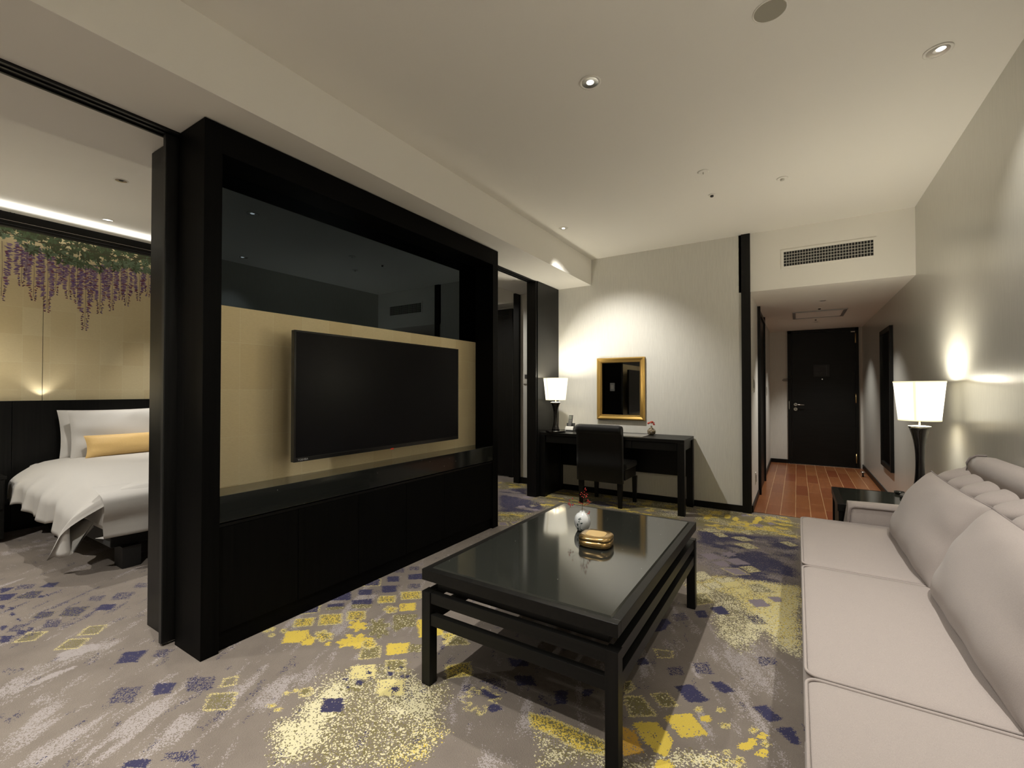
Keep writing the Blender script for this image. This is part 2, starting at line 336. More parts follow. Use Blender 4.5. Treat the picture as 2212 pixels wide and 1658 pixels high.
# carpet pattern: polygons on the floor in 1/200 m; last ones are pattern plus painted shade under the desk
CARP = "C-324 253 -284 280 -256 270 -238 281 -227 271 -222 257 -204 239 -203 230 -208 205 -279 160 -307 176 -314 185 -303 196 -314 203 -318 213 -320 239;c-332 231 -327 245 -297 244 -302 230 -311 217 -322 210;C-116 580 -89 624 0 648 0 479 -14 474 -25 501 -29 502 -37 475 -42 458 -53 456 -65 475 -78 506 -80 545 -101 562;C-101 560 -73 592 -54 589 -36 594 -24 582 -96 536;m-145 809 1 850 0 642 -61 633 -118 656;m-110 662 -86 677 -73 634 -99 621;b-175 977 -74 966 1 986 1 850 -55 844 -143 800;b-346 1015 -227 1050 -204 943 -301 882;C-152 274 -140 278 -133 275 -109 287 -103 272 -138 249;y-167 288 -152 292 -110 291 -106 281 -124 275 -140 278 -159 277;C-97 284 -75 298 -56 314 -38 322 -31 317 -95 277;m-602 889 -547 934 -508 868 -469 874 -426 818 -429 757 -492 727;b-651 961 -612 980 -574 980 -547 934 -602 889;b-492 727 -429 757 -425 697 -454 670;b-473 909 -414 909 -402 882 -421 869 -423 824;n-454 418 -441 431 -431 420 -447 410;n-439 438 -428 446 -419 437 -431 429;N-439 400 -427 409 -416 397 -427 389;N-422 418 -409 431 -396 418 -411 407;G-456 379 -441 391 -427 377 -443 365;N-439 356 -427 365 -416 355 -428 346;N-424 377 -410 388 -397 375 -410 365;n-401 399 -390 407 -380 397 -392 389;N-454 336 -442 347 -425 334 -443 321;N-424 334 -407 348 -397 340 -416 328;o-416 328 -397 340 -391 334 -408 321;N-438 314 -426 326 -419 320 -433 309;o-433 309 -419 320 -415 316 -428 304;G-451 295 -443 307 -431 297 -443 284;y-438 275 -424 288 -412 277 -425 266;y-424 295 -407 308 -391 295 -407 281;y-406 315 -391 325 -378 314 -391 302;y-405 357 -391 368 -380 356 -393 345;y-392 378 -375 392 -361 378 -378 365;Y-372 357 -359 368 -346 355 -360 345;Y-424 257 -408 270 -396 265 -387 264 -381 255 -390 252 -394 253 -407 243;y-377 274 -375 272 -374 270 -380 270 -377 267 -377 265 -380 264 -384 267 -386 265 -389 264 -391 265 -390 269 -395 269 -397 271 -398 273 -392 273 -395 276 -395 278 -392 279 -388 275 -386 278 -383 279 -380 278 -382 274;Y-364 304 -361 302 -360 299 -367 299 -364 296 -364 293 -366 292 -371 297 -373 294 -376 293 -380 294 -378 299 -383 299 -386 301 -387 304 -380 304 -384 307 -383 310 -381 311 -375 306 -374 310 -370 310 -367 309 -369 304;o-340 311 -336 308 -334 305 -343 305 -337 300 -336 297 -338 295 -346 302 -345 296 -348 295 -352 296 -354 304 -359 302 -364 304 -367 307 -361 310 -368 313 -372 317 -372 320 -361 316 -366 322 -365 325 -361 325 -355 317 -353 321 -348 321 -344 318 -346 312;y-364 344 -362 342 -362 340 -366 340 -365 338 -366 336 -369 336 -371 339 -374 338 -377 338 -378 340 -375 342 -378 344 -378 346 -376 348 -372 346 -371 348 -369 349 -366 348 -367 344;o-360 336 -340 350 -323 332 -332 324 -332 312 -341 317;Y-331 342 -328 346 -298 342 -290 334 -306 318;Y-338 287 -335 286 -334 283 -343 281 -339 278 -339 275 -342 273 -348 277 -349 273 -353 271 -357 271 -356 277 -362 274 -366 275 -368 277 -360 281 -367 282 -369 285 -367 288 -358 286 -360 291 -358 294 -354 295 -351 289 -347 293 -343 294 -340 293 -344 287;Y-353 276 -351 274 -351 273 -355 272 -354 270 -355 268 -357 268 -360 271 -362 270 -365 270 -367 272 -363 274 -367 275 -367 277 -366 279 -361 277 -361 279 -358 280 -355 279 -356 276;Y-367 266 -366 264 -368 262 -371 262 -374 264 -374 267 -371 268;y-331 289 -329 284 -332 280 -340 280 -345 284 -345 290 -339 292;Y-324 295 -307 308 -298 294 -310 282;o-305 306 -296 311 -288 302 -298 294;O-337 277 -326 289 -313 276 -326 265;O-304 276 -291 286 -280 274 -294 266;Z-324 255 -308 268 -293 254 -311 243;Z-291 254 -272 267 -258 253 -275 241;o-307 240 -297 248 -290 238 -302 230;N-308 217 -295 226 -284 216 -296 207;K-320 194 -310 201 -302 194 -313 189;N-302 258 -301 257 -302 255 -305 256 -306 257 -306 259 -304 259;N-295 254 -294 252 -296 251 -298 251 -299 252 -299 254 -297 255;N-297 246 -296 243 -298 242 -301 242 -303 243 -303 246 -300 247;N-311 242 -310 241 -311 240 -313 240 -315 241 -315 242 -313 243;N-301 236 -301 235 -302 234 -304 234 -305 235 -305 236 -303 237;N-294 271 -293 270 -294 269 -296 269 -297 270 -297 271 -295 272;N-286 277 -285 276 -286 275 -288 275 -289 276 -289 277 -287 278;N-285 267 -284 265 -286 263 -289 263 -291 265 -290 267 -288 268;N-274 269 -274 268 -275 267 -277 267 -278 268 -278 270 -276 270;N-271 272 -270 271 -271 269 -273 269 -274 271 -274 272 -272 273;N-266 255 -265 253 -267 251 -271 251 -273 253 -272 255 -269 257;O-331 212 -331 216 -328 219 -325 219 -319 214 -324 209;y-336 206 -335 205 -336 204 -338 204 -339 205 -339 206 -337 207;y-332 212 -332 211 -333 210 -335 209 -336 210 -336 212 -334 212;y-332 193 -331 191 -332 190 -335 190 -336 191 -336 192 -334 193;y-324 193 -323 191 -324 190 -327 190 -328 191 -328 192 -326 193;y-437 253 -435 251 -436 250 -439 250 -442 251 -442 253 -440 254;y-438 248 -437 246 -438 245 -441 245 -443 246 -443 248 -441 248;y-427 247 -426 245 -427 244 -429 244 -431 245 -431 247 -429 248;y-424 258 -422 256 -424 254 -427 254 -430 256 -430 258 -428 259;O-283 332 -277 344 -259 335 -275 323;y-256 298 -242 313 -229 300 -243 286;y-292 336 -280 344 -278 323;N-282 330 -282 328 -283 327 -285 327 -286 329 -286 330 -284 331;N-275 318 -275 317 -276 316 -277 316 -278 317 -278 319 -277 319;F-193 282 -190 280 -191 276 -198 276 -195 272 -195 268 -197 267 -203 272 -204 267 -207 265 -210 266 -209 273 -215 271 -218 272 -220 275 -213 279 -219 282 -220 285 -219 288 -211 285 -213 291 -211 294 -207 294 -205 286 -201 291 -197 291 -194 289 -199 283;n-227 287 -223 291 -219 284 -224 280;N-215 291 -205 291 -193 291 -198 286 -207 285;N-187 281 -187 277 -190 274 -194 274 -196 278 -195 281 -191 283;o-195 269 -195 268 -197 266 -199 266 -200 268 -199 270 -197 270;n-223 299 -206 309 -192 297 -204 296;N-199 318 -187 326 -178 317 -190 309;n-170 311 -156 303 -168 302;N-217 336 -200 342 -195 337 -208 327;N-163 320 -154 325 -148 311 -155 307;N-144 333 -136 338 -136 330 -141 324;N-804 131 -792 140 -784 134 -782 127;N-778 126 -766 138 -750 129 -757 123;g-761 147 -750 156 -731 145 -750 133;n-798 144 -784 157 -770 150 -782 139;N-776 165 -766 174 -753 165 -767 156;n-684 181 -672 191 -660 183 -672 175;n-671 201 -654 213 -640 201 -653 189;n-681 223 -673 230 -658 225 -670 216;N-648 180 -636 190 -624 181 -636 171;g-670 158 -653 172 -636 158 -652 147;g-682 139 -669 149 -657 141 -670 131;n-653 139 -641 148 -624 140 -634 131;N-675 110 -669 115 -660 109 -660 108;N-647 106 -638 113 -625 107 -629 103;n-666 118 -656 127 -645 117 -653 111;P-633 122 -621 132 -609 121 -620 110;P-599 157 -587 168 -574 157 -586 146;P-584 139 -570 150 -557 139 -571 127;N-513 160 -499 171 -486 159 -498 148;n-491 176 -489 179 -476 174 -482 169;n-493 177 -481 185 -472 176 -482 169;t-769 125 -692 236 -579 198 -611 143 -619 101;N-437 156 -424 166 -414 157 -424 148;n-456 138 -442 149 -426 137 -441 126;n-423 174 -406 186 -391 176 -407 164;P-387 173 -371 185 -356 173 -371 162;e-397 188 -392 196 -382 189 -389 181;N-362 114 -351 123 -346 118 -358 110;n-348 131 -334 142 -325 137 -343 126;N-324 136 -321 138 -319 135 -322 133;N-674 125 -671 123 -672 122 -676 122 -680 122 -681 124 -678 125;N-728 157 -725 155 -726 154 -730 154 -734 155 -735 156 -732 157;N-729 152 -725 150 -726 149 -731 148 -736 149 -738 151 -734 152;N-727 157 -724 155 -725 154 -729 154 -734 155 -735 156 -732 157;N-715 127 -710 126 -711 124 -717 123 -724 124 -725 126 -721 127;N-697 124 -693 123 -694 121 -699 121 -704 122 -706 123 -703 125;N-729 122 -724 120 -725 119 -731 118 -738 119 -740 121 -736 122;N-675 125 -671 124 -672 122 -677 122 -682 122 -683 124 -680 125;N-638 126 -635 125 -636 123 -640 123 -645 124 -646 125 -643 127;N-637 121 -633 119 -634 117 -640 116 -646 117 -647 119 -643 121;W-549 121 -559 126 -556 148 -545 152 -539 149 -544 127;W-551 121 -559 128 -560 142 -548 153 -543 142 -542 126;W-521 101 -526 113 -524 129 -519 128 -518 114 -516 103;w-566 93 -550 102 -486 107 -448 121 -400 165 -358 157 -353 114 -422 70;w-554 149 -525 191 -498 179 -517 145;w-375 169 -383 195 -376 235 -359 231 -333 196 -343 180;w-396 216 -375 236 -350 240 -332 231 -327 211 -327 196 -340 186;w-173 259 -174 272 -168 278 -159 274 -165 263;w-205 233 -180 243 -147 244 -190 216;w-156 272 -152 275 -149 269 -152 267;w-48 462 -18 481 -11 406 -38 389;w-44 380 -29 392 -26 370 -40 364;w-73 453 -62 453 -60 429 -74 433;L-121 695 -104 707 -88 694 -106 678;L-88 691 -72 706 -54 690 -71 678;L-101 671 -87 685 -76 669 -88 661;M-86 654 -68 667 -53 652 -68 640;L-75 719 -74 716 -76 712 -81 713 -81 708 -83 704 -86 703 -86 709 -90 705 -93 705 -94 707 -89 713 -93 714 -94 717 -92 721 -87 720 -87 725 -85 729 -82 730 -82 723 -78 728 -75 728 -74 726 -79 719;D-66 673 -53 684 -42 671 -54 659;E-112 625 -104 631 -90 615 -107 596;E-90 614 -72 629 -57 612 -72 596;E-99 591 -86 605 -75 593 -87 580;E-105 587 -101 590 -83 571 -101 560;Z-65 594 -53 603 -49 600 -54 580;Z-81 604 -66 620 -57 612 -71 597;D-54 616 -40 629 -21 611 -44 596;M-32 593 -19 601 -16 596 -15 587 -23 582;D-118 806 -107 815 -95 801 -106 792;D-90 798 -85 806 -74 813 -61 801 -73 790;D-82 769 -65 783 -50 766 -64 756;D-83 841 -72 850 -62 838 -70 829;D-24 815 -14 824 -1 812 -10 802;D-136 824 -126 833 -110 822 -124 809;L-68 899 -59 908 -48 897 -60 886;L-47 922 -41 929 -32 920 -42 907;L-92 959 -83 962 -76 952 -88 945;W-37 957 -25 967 -15 958 -26 949;Y-137 902 -137 889 -141 884 -146 889 -148 903 -146 914 -141 913;Y-136 919 -137 909 -139 905 -143 910 -144 919 -143 927 -139 927;Y-106 929 -106 915 -111 910 -115 916 -117 930 -114 941 -109 941;Y-91 920 -92 907 -96 901 -100 907 -102 921 -99 932 -95 931;Y-55 943 -56 927 -61 920 -66 928 -67 944 -64 957 -58 957;Y-59 919 -60 906 -64 900 -68 906 -69 919 -67 930 -62 930;Y-72 894 -73 884 -76 880 -79 884 -80 894 -78 902 -75 902;L-265 889 -252 916 -197 909 -192 884 -247 874;L-49 572 -35 583 -25 570 -39 557;N-82 529 -71 541 -61 527 -71 519;N-94 513 -85 521 -79 507 -88 501;n-114 493 -103 505 -95 491 -105 481;n-48 531 -37 540 -26 524 -37 516;O-109 552 -92 565 -80 545 -95 528;N-123 473 -115 482 -110 475 -112 456 -119 448;n-78 415 -68 423 -60 409 -72 401;n-95 396 -86 406 -81 394 -89 388;n-33 455 -18 462 -16 452 -27 442;e-111 419 -97 424 -95 414 -105 407;N-120 395 -116 402 -109 394 -117 387;N-85 375 -73 385 -58 372 -70 362;N-61 396 -52 402 -43 394 -52 386;N-30 382 -21 389 -10 379 -19 371;N-14 367 -4 374 0 363 -1 357 -4 356;O-97 356 -88 364 -77 354 -87 346;O-114 342 -103 349 -88 335 -103 324;O-120 359 -116 363 -110 355 -114 346;Y-84 337 -67 351 -53 335 -68 323;Y-101 318 -86 329 -73 318 -72 301 -80 301 -89 306;A-109 310 -97 312 -86 296 -100 284;y-61 359 -61 357 -63 355 -65 356 -65 358 -64 360 -62 361;y-47 367 -48 365 -49 363 -51 364 -51 366 -50 368 -48 368;y-42 352 -43 350 -45 348 -46 348 -47 351 -45 353 -43 354;y-25 358 -26 356 -27 354 -29 354 -29 356 -28 359 -26 359;y-17 348 -18 346 -19 344 -21 344 -21 346 -20 349 -18 349;y-39 327 -39 325 -41 323 -42 324 -42 325 -41 327 -39 328;y-30 324 -31 321 -33 319 -35 319 -35 322 -34 325 -31 326;Y-53 352 -54 349 -57 346 -59 347 -60 350 -58 354 -55 355;Y-18 356 -19 352 -21 350 -24 350 -24 353 -22 357 -19 358;Y-24 347 -25 343 -27 340 -30 341 -30 344 -28 348 -25 349;Y-26 340 -28 335 -31 333 -34 333 -34 337 -31 341 -28 342;Y-17 340 -18 336 -21 333 -24 334 -24 337 -22 341 -19 342;Y-67 296 -68 291 -72 287 -77 287 -78 292 -75 297 -70 299;L-466 839 -455 848 -444 838 -455 829;L-451 820 -441 828 -426 817 -438 806;L-481 783 -472 793 -459 781 -470 771;L-446 778 -438 785 -425 777 -436 767;L-515 857 -508 868 -493 857 -505 847;L-463 798 -459 808 -448 800 -452 789;M-451 667 -440 677 -426 662 -439 653;M-435 682 -422 699 -421 670;b-490 800 -180 800 -180 976 -490 976;m-420 830 -260 850 -200 900 -400 930"
def make_carpet():
    xs = np.concatenate([np.arange(XL, -4.3, 0.05), np.arange(-4.3, 0.06, 0.0085), np.arange(0.06, XR+0.05, 0.05)])
    ys = np.concatenate([np.arange(YN, 0.2, 0.08), np.arange(0.2, 4.6, 0.0085), np.arange(4.6, 5.27, 0.02)])
    X, Y = np.meshgrid(xs, ys, indexing='ij')
    F = {k: np.zeros_like(X) for k in ('navy','yel','oli','cream','white','lav','out','pale','och','m','b','t','w')}
    def inside(px, py, sub):
        x = X[sub]; y = Y[sub]; c = np.zeros(x.shape, bool); n = len(px); j = n-1
        for i in range(n):
            cond = ((py[i] > y) != (py[j] > y)) & (x < (px[j]-px[i])*(y-py[i])/((py[j]-py[i]) or 1e-9)+px[i]); c ^= cond; j = i
        return c
    def dist(px, py, sub):
        x = X[sub]; y = Y[sub]; d = np.full(x.shape, 9.0); n = len(px)
        for i in range(n):
            ax, ay, bx, by = px[i], py[i], px[(i+1) % n], py[(i+1) % n]; L2 = (bx-ax)**2+(by-ay)**2+1e-9
            t = np.clip(((x-ax)*(bx-ax)+(y-ay)*(by-ay))/L2, 0, 1); d = np.minimum(d, np.hypot(x-ax-t*(bx-ax), y-ay-t*(by-ay)))
        return d
    jx = (fbm(X*16, Y*16, 3)-0.5)*0.022; jy = (fbm(X*16+50, Y*16, 4)-0.5)*0.022
    X0, Y0 = X, Y
    ops = {'N': [('navy', .96), ('C', 0)], 'n': [('navy', .52)], 'g': [('navy', .7), ('oli', .7)], 'G': [('navy', .8), 'o'],
           'Y': [('yel', .97), ('navy', 0)], 'y': [('oli', .9), ('yel', .5), ('cream', 0), 'o'], 'o': [('oli', .88), ('cream', .12)],
           'O': [('oli', .9), ('cream', .08), 'o'], 'P': [('oli', .6), ('cream', 0), ('white', 0), 'o'], 'e': [('oli', .35), 'o'], 'Z': [('pale', .93), ('navy', 0), ('C', 0)],
           'C': [('C', 1)], 'c': [('cream', .3), ('oli', .2)], 'E': [('cream', .78), ('C', 0), ('oli', .3), ('m', 0), ('b', 0)], 'D': [('C', 0), ('oli', .75), ('cream', .45), ('m', 0), ('b', 0), 'o'],
           'L': [('C', 0), ('lav', .96), ('m', 0), ('b', 0), ('cream', 0), ('oli', 0)], 'M': [('C', 0), ('lav', .96), ('m', 0), ('b', 0), ('cream', 0), ('oli', 0), 'o'],
           'A': [('och', .9)], 'K': [('cream', 0), ('oli', 0), ('yel', 0)], 'F': ['o'], 'W': [('white', .95)], 'w': [('w', 1)], 'm': [('m', 1)], 'b': [('b', 1)], 't': [('t', 1)]}
    Cm = np.zeros_like(X)
    for part in CARP.split(';'):
        k = part[0]; rest = part[1:].split(); v = np.array([int(q) for q in rest])/200.0; px, py = v[::2], v[1::2]
        i0 = np.searchsorted(xs, px.min()-.06); i1 = np.searchsorted(xs, px.max()+.06); j0 = np.searchsorted(ys, py.min()-.06); j1 = np.searchsorted(ys, py.max()+.06)
        if i1 <= i0 or j1 <= j0: continue
        sub = (slice(i0, i1), slice(j0, j1)); soft = k in 'Ccmbtw'
        am = 3.0 if soft else (0.12 if k in 'LMPDE' else 0.3)
        X = X0+jx*am; Y = Y0+jy*am
        ins = inside(px, py, sub)
        for op in ops[k]:
            if op == 'o':
                d = dist(px, py, sub); F['out'][sub] = np.maximum(F['out'][sub], np.clip(1.2-d/0.0048, 0, .85)); continue
            f, val = op
            A = Cm if f == 'C' else F[f]
            if soft:
                d = dist(px, py, sub); sd = np.where(ins, d, -d); s = sstep(-.03, .05, sd)*val; A[sub] = np.maximum(A[sub], s)
            else: A[sub] = np.where(ins, val, A[sub])
        if k in 'NYZGg' and k != 'g':
            F['out'][sub] = np.where(ins & (k in 'NYZ'), 0, F['out'][sub])
    X, Y = X0, Y0
    # large dithered cream areas with olive / yellow drifts
    n1 = fbm(X*3.2, Y*3.2, 11, 4); n2 = fbm(X*2.3+9, Y*2.3, 17, 4)
    F['cream'] = np.maximum(F['cream'], Cm*(0.22+0.62*sstep(.36, .62, n1))*(F['yel'] < .9)); F['oli'] = np.maximum(F['oli'], Cm*0.55)
    F['pale'] = np.maximum(F['pale'], Cm*0.5*sstep(.45, .68, n2)); F['yel'] = np.maximum(F['yel'], Cm*0.25*sstep(.5, .68, n2))
    # mottled navy drift and olive band, also continuing in the far room
    far = sstep(3.35, 3.6, Y)*(X > -9)*sstep(-4.2, -1.6, X)*0+0
    n3 = fbm(X*4, Y*7, 23, 4); n4 = fbm(X*5, Y*8, 29, 4); n5 = fbm(X*9, Y*16, 31, 3)
    F['navy'] = np.maximum(F['navy'], F['m']*(.12+.8*sstep(.42, .60, n3))); F['white'] = np.maximum(F['white'], F['m']*.3*sstep(.5, .7, n5)); F['lav'] = np.maximum(F['lav'], F['m']*.35)
    F['oli'] = np.maximum(F['oli'], F['b']*(.45+.5*sstep(.35, .6, n4))); F['yel'] = np.maximum(F['yel'], F['b']*.75*sstep(.52, .66, n5)); F['cream'] = np.maximum(F['cream'], F['b']*.28*sstep(.4, .6, n3))
    # streaks along one direction
    u = X*-.47+Y*.88; s = X*.88+Y*.47
    k1 = fbm(s*16, u*3.6, 41, 4); k2 = fbm(s*38, u*7, 43, 3)
    F['white'] = np.maximum(F['white'], F['w']*sstep(.51, .62, k1)*(.8-.4*sstep(-1.2, -.4, X)))
    gen = sstep(3.4, 2.4, Y)*(1-F['t']*.8)
    F['white'] = np.maximum(F['white'], gen*sstep(.66, .74, k1)*.7); F['white'] = np.maximum(F['white'], gen*.35*sstep(.66, .75, k2))
    F['navy'] = np.maximum(F['navy'], F['t']*.5*sstep(.63, .72, k2)); F['navy'] = np.maximum(F['navy'], gen*.25*sstep(.76, .82, fbm(s*30+7, u*12, 47, 2)))
    nx, ny = X.shape; Z = np.zeros_like(X)
    me = bpy.data.meshes.new('floor'); vs = np.stack([X.ravel(), Y.ravel(), Z.ravel()], 1)
    idx = np.arange(nx*ny).reshape(nx, ny); fs = np.stack([idx[:-1, :-1].ravel(), idx[1:, :-1].ravel(), idx[1:, 1:].ravel(), idx[:-1, 1:].ravel()], 1)
    me.vertices.add(len(vs)); me.vertices.foreach_set('co', vs.ravel()); me.loops.add(fs.size); me.loops.foreach_set('vertex_index', fs.ravel())
    me.polygons.add(len(fs)); me.polygons.foreach_set('loop_start', np.arange(0, fs.size, 4)); me.update(calc_edges=True)
    for nm, (a, b, c) in {'pa': ('navy', 'yel', 'oli'), 'pb': ('cream', 'white', 'lav'), 'pc': ('out', 'pale', 'och')}.items():
        at = me.attributes.new(nm, 'FLOAT_COLOR', 'POINT'); at.data.foreach_set('color', np.stack([F[a].ravel(), F[b].ravel(), F[c].ravel(), np.ones(nx*ny)], 1).astype(np.float32).ravel())
    me.materials.append(M['carpet']); o = bpy.data.objects.new('floor', me); COL.objects.link(o); WL['floor'] = Vector((0, 0, 0)); o['kind'] = 'structure'; return o
make_carpet()
def struct(name, mb, mat, **k): return build(name, mb, mat, kind='structure', **k)
struct('floor', box(HX-0.02, XR+0.02, 4.935, YE+0.02, -0.02, 0.004), M['cherry'])
struct('floor', box(XL-0.1, XR+0.1, YN-0.1, 5.3, -0.12, -0.01), M['black'])
struct('ceiling', box(XL-0.1, XR+0.1, YN-0.1, 5.3, CZ, CZ+0.1), M['ceil'])
struct('ceiling', box(HX-0.1, XR+0.1, YB, YE+0.1, HZ, CZ), M['ceil'])
struct('wall_beam', box(BX0, BX1, YN, YB, BZ, CZ), M['beam'])
struct('wall_right', box(XR, XR+0.1, YN, YE+0.1, 0, CZ), M['silver_paper'])
struct('wall_back', box(-2.55, HX-0.075, YB, YB+0.12, 0, CZ), M['paper'])
struct('wall_hall_left', box(HX-0.10, HX, YB+0.03, YE, 0, HZ+0.3), M['paper'])
struct('wall_hall_end', box(HX-0.1, XR, YE, YE+0.1, 0, HZ+0.3), M['paper'])
struct('wall_front', box(XL-0.1, XR+0.1, YN-0.1, YN, 0, CZ), M['paper'])
struct('wall_left', box(XL-0.12, XL-0.012, YN, 5.3, 0, CZ), M['black'])
b = MB(); b.box(-2.97, -2.55, YB+0.02, YB+0.12, 0, CZ); b.box(XL, -2.97, YB+0.02, 5.17, 2.30, CZ); b.box(XL, -2.97, 5.17, 5.27, 0, CZ)
struct('wall_bedroom_back', b, M['paper'])
struct('trim_1', box(-0.45, HX, YB-0.022, YB+0.03, 0, CZ), M['wood_z'])
struct('trim_2', box(-3.05, -2.97, YB-0.02, YB+0.12, 0, 2.405), M['wood_z'])
struct('baseboard_back', box(-2.40, -0.45, YB-0.012, YB, 0, 0.062), M['wood_x'])
struct('baseboard_right', box(XR-0.012, XR, YN, YE, 0, 0.065), M['wood_y'])
b = MB(); b.box(HX, HX+0.012, YB+0.03, 5.74, 0, 0.065); b.box(HX, HX+0.012, 6.72, YE, 0, 0.065)
struct('baseboard_left', b, M['wood_y'])
struct('baseboard_hall_end', box(HX, -0.13, YE-0.012, YE, 0, 0.065), M['wood_x'])
struct('baseboard_bedroom', box(-2.97, -2.55, YB+0.008, YB+0.02, 0, 0.075), M['wood_x'])
# fin of dark panelling beside the desk
b = MB(); b.box(-2.524, -2.42, 4.36, YB, 0, BZ, 0); b.box(-2.545, -2.43, 4.338, 4.362, 0, BZ, 0)
fin = thing('wall_end_panel', (-2.48, 4.6, 0), 'tall black wood panel wall end standing left of the writing desk', 'panel')
build('panel_face', box(-2.524, -2.42, 4.362, YB-0.002, 0.0, BZ-0.002, 0.002), M['wood_z'], fin)
build('edge_trim', box(-2.545, -2.43, 4.336, 4.362, 0.0, BZ-0.002, 0.0015), M['wood_z'], fin)
# ceiling track
t = thing('door_track', (-2.485, 1.0, BZ-0.02), 'long black sliding door track let into the underside of the beam', 'track')
b = MB(); b.box(-2.53, -2.518, YN+0.01, 4.335, BZ-0.012, BZ+0.0, 0); b.box(-2.452, -2.440, YN+0.01, 4.335, BZ-0.012, BZ, 0); b.box(-2.491, -2.479, YN+0.01, 4.335, BZ-0.010, BZ, 0)
build('rail', b, M['track'], t)
build('backing', box(-2.53, -2.44, YN+0.01, 4.335, BZ-0.003, BZ-0.0005), M['black'], t)

# entry door
d = thing('door_1', (0.328, YE-0.03, 0), None, None, kind='structure')
b = MB(); b.box(-0.126, -0.075, YE-0.03, YE-0.001, 0.004, HZ-0.003); b.box(0.742, 0.783, YE-0.03, YE-0.001, 0.004, HZ-0.003); b.box(-0.126, 0.783, YE-0.03, YE-0.001, HZ-0.045, HZ-0.003)
build('door_frame', b, M['wood_z'], d)
build('door_leaf', box(-0.073, 0.740, YE-0.018, YE-0.002, 0.012, HZ-0.048), M['wood_x'], d)
build('threshold', box(-0.126, 0.783, YE-0.055, YE-0.03, 0.004, 0.009), M['chrome'], d)
h = build('handle_plate', MB().lathe(-0.022, 0, [(0.024, YE-0.026), (0.024, YE-0.018)], 20, ax='y', cz=0.945), M['chrome'], d, label='chrome handle rose')
build('lever', MB().tube([(-0.022, YE-0.02, 0.945), (-0.022, YE-0.07, 0.945), (-0.01, YE-0.078, 0.944), (0.095, YE-0.078, 0.941)], [0.009, 0.009, 0.009, 0.007], 8), M['chrome'], h)
k = build('lock_cylinder', MB().lathe(-0.022, 0, [(0.026, YE-0.030), (0.026, YE-0.018)], 20, ax='y', cz=0.872), M['chrome'], d, label='round chrome lock')
build('thumb_turn', box(-0.026, -0.018, YE-0.042, YE-0.030, 0.856, 0.888), M['grey'], k)
for z in (0.08, 0.98, 1.885): build('hinge', MB().lathe(0.7455, YE-0.030, [(0.008, z), (0.008, z+0.14)], 10), M['brass'], d)
build('strike_plate', box(-0.112, -0.104, YE-0.033, YE-0.030, 0.87, 1.0), M['chrome'], d)
build('closer_plate', box(0.69, 0.745, YE-0.022, YE-0.018, 2.045, 2.062), M['chrome'], d)
build('peephole', MB().lathe(0.331, 0, [(0.008, YE-0.022), (0.008, YE-0.018)], 12, ax='y', cz=1.342), M['chrome'], d)
b = MB(); b.tube([(-0.06, YE-0.035, 1.348), (-0.185, YE-0.035, 1.348), (-0.198, YE-0.035, 1.335), (-0.185, YE-0.035, 1.322), (-0.06, YE-0.035, 1.322)], 0.0045, 8)
build('door_guard', b, M['black'], d)
s_ = thing('evacuation_sign', (0.322, YE-0.022, 1.382), 'black framed floor plan notice on the entry door', 'sign')
build('panel', box(0.219, 0.425, YE-0.024, YE-0.0185, 1.382, 1.567, 0.001), M['black'], s_)
b = MB()
for (x0, x1, z0, z1) in ((.30, .38, 1.535, 1.538), (.375, .378, 1.525, 1.552), (.385, .392, 1.40, 1.56), (.315, .40, 1.445, 1.447), (.314, .317, 1.43, 1.446), (.30, .303, 1.53, 1.545)): b.box(x0, x1, YE-0.0252, YE-0.0242, z0, z1)
for i in range(9): b.box(.235, .235+.03+.012*((i*7) % 4), YE-0.0252, YE-0.0242, 1.40+i*.016, 1.402+i*.016)
build('plan_lines', b, M['grey'], s_)
st = thing('door_stopper', (0.744, 7.69, 0.004), 'small chrome door stopper on the hall floorboards by the right wall', 'door stopper')
build('post', MB().lathe(0.744, 7.69, [(0.014, 0.005), (0.010, 0.03), (0.012, 0.06)], 14), M['grey'], st)
build('cap', MB().lathe(0.744, 7.69, [(0.026, 0.058), (0.028, 0.066), (0.020, 0.074)], 16), M['chrome'], st)
# hall side door
d = thing('door_2', (HX+0.01, 6.25, 0), None, None, kind='structure')
b = MB(); b.box(HX+0.001, HX+0.03, 5.76, 5.80, 0.004, HZ-0.003); b.box(HX+0.001, HX+0.03, 6.66, 6.70, 0.004, HZ-0.003); b.box(HX+0.001, HX+0.03, 5.80, 6.66, 2.03, 2.07)
build('door_frame', b, M['wood_z'], d)
build('door_leaf', box(HX+0.001, HX+0.012, 5.80, 6.66, 0.008, 2.03), M['wood_z'], d)
# bedroom far door
d = thing('door_3', (-3.7, 5.17, 0), None, None, kind='structure')
b = MB(); b.box(-4.25, -3.24, 5.135, 5.169, 2.20, 2.275); b.box(-3.30, -3.24, 5.135, 5.169, 0.002, 2.20)
build('door_frame', b, M['wood_z'], d)
build('door_leaf', box(-4.20, -3.30, 5.15, 5.168, 0.01, 2.195), M['wood_z'], d)

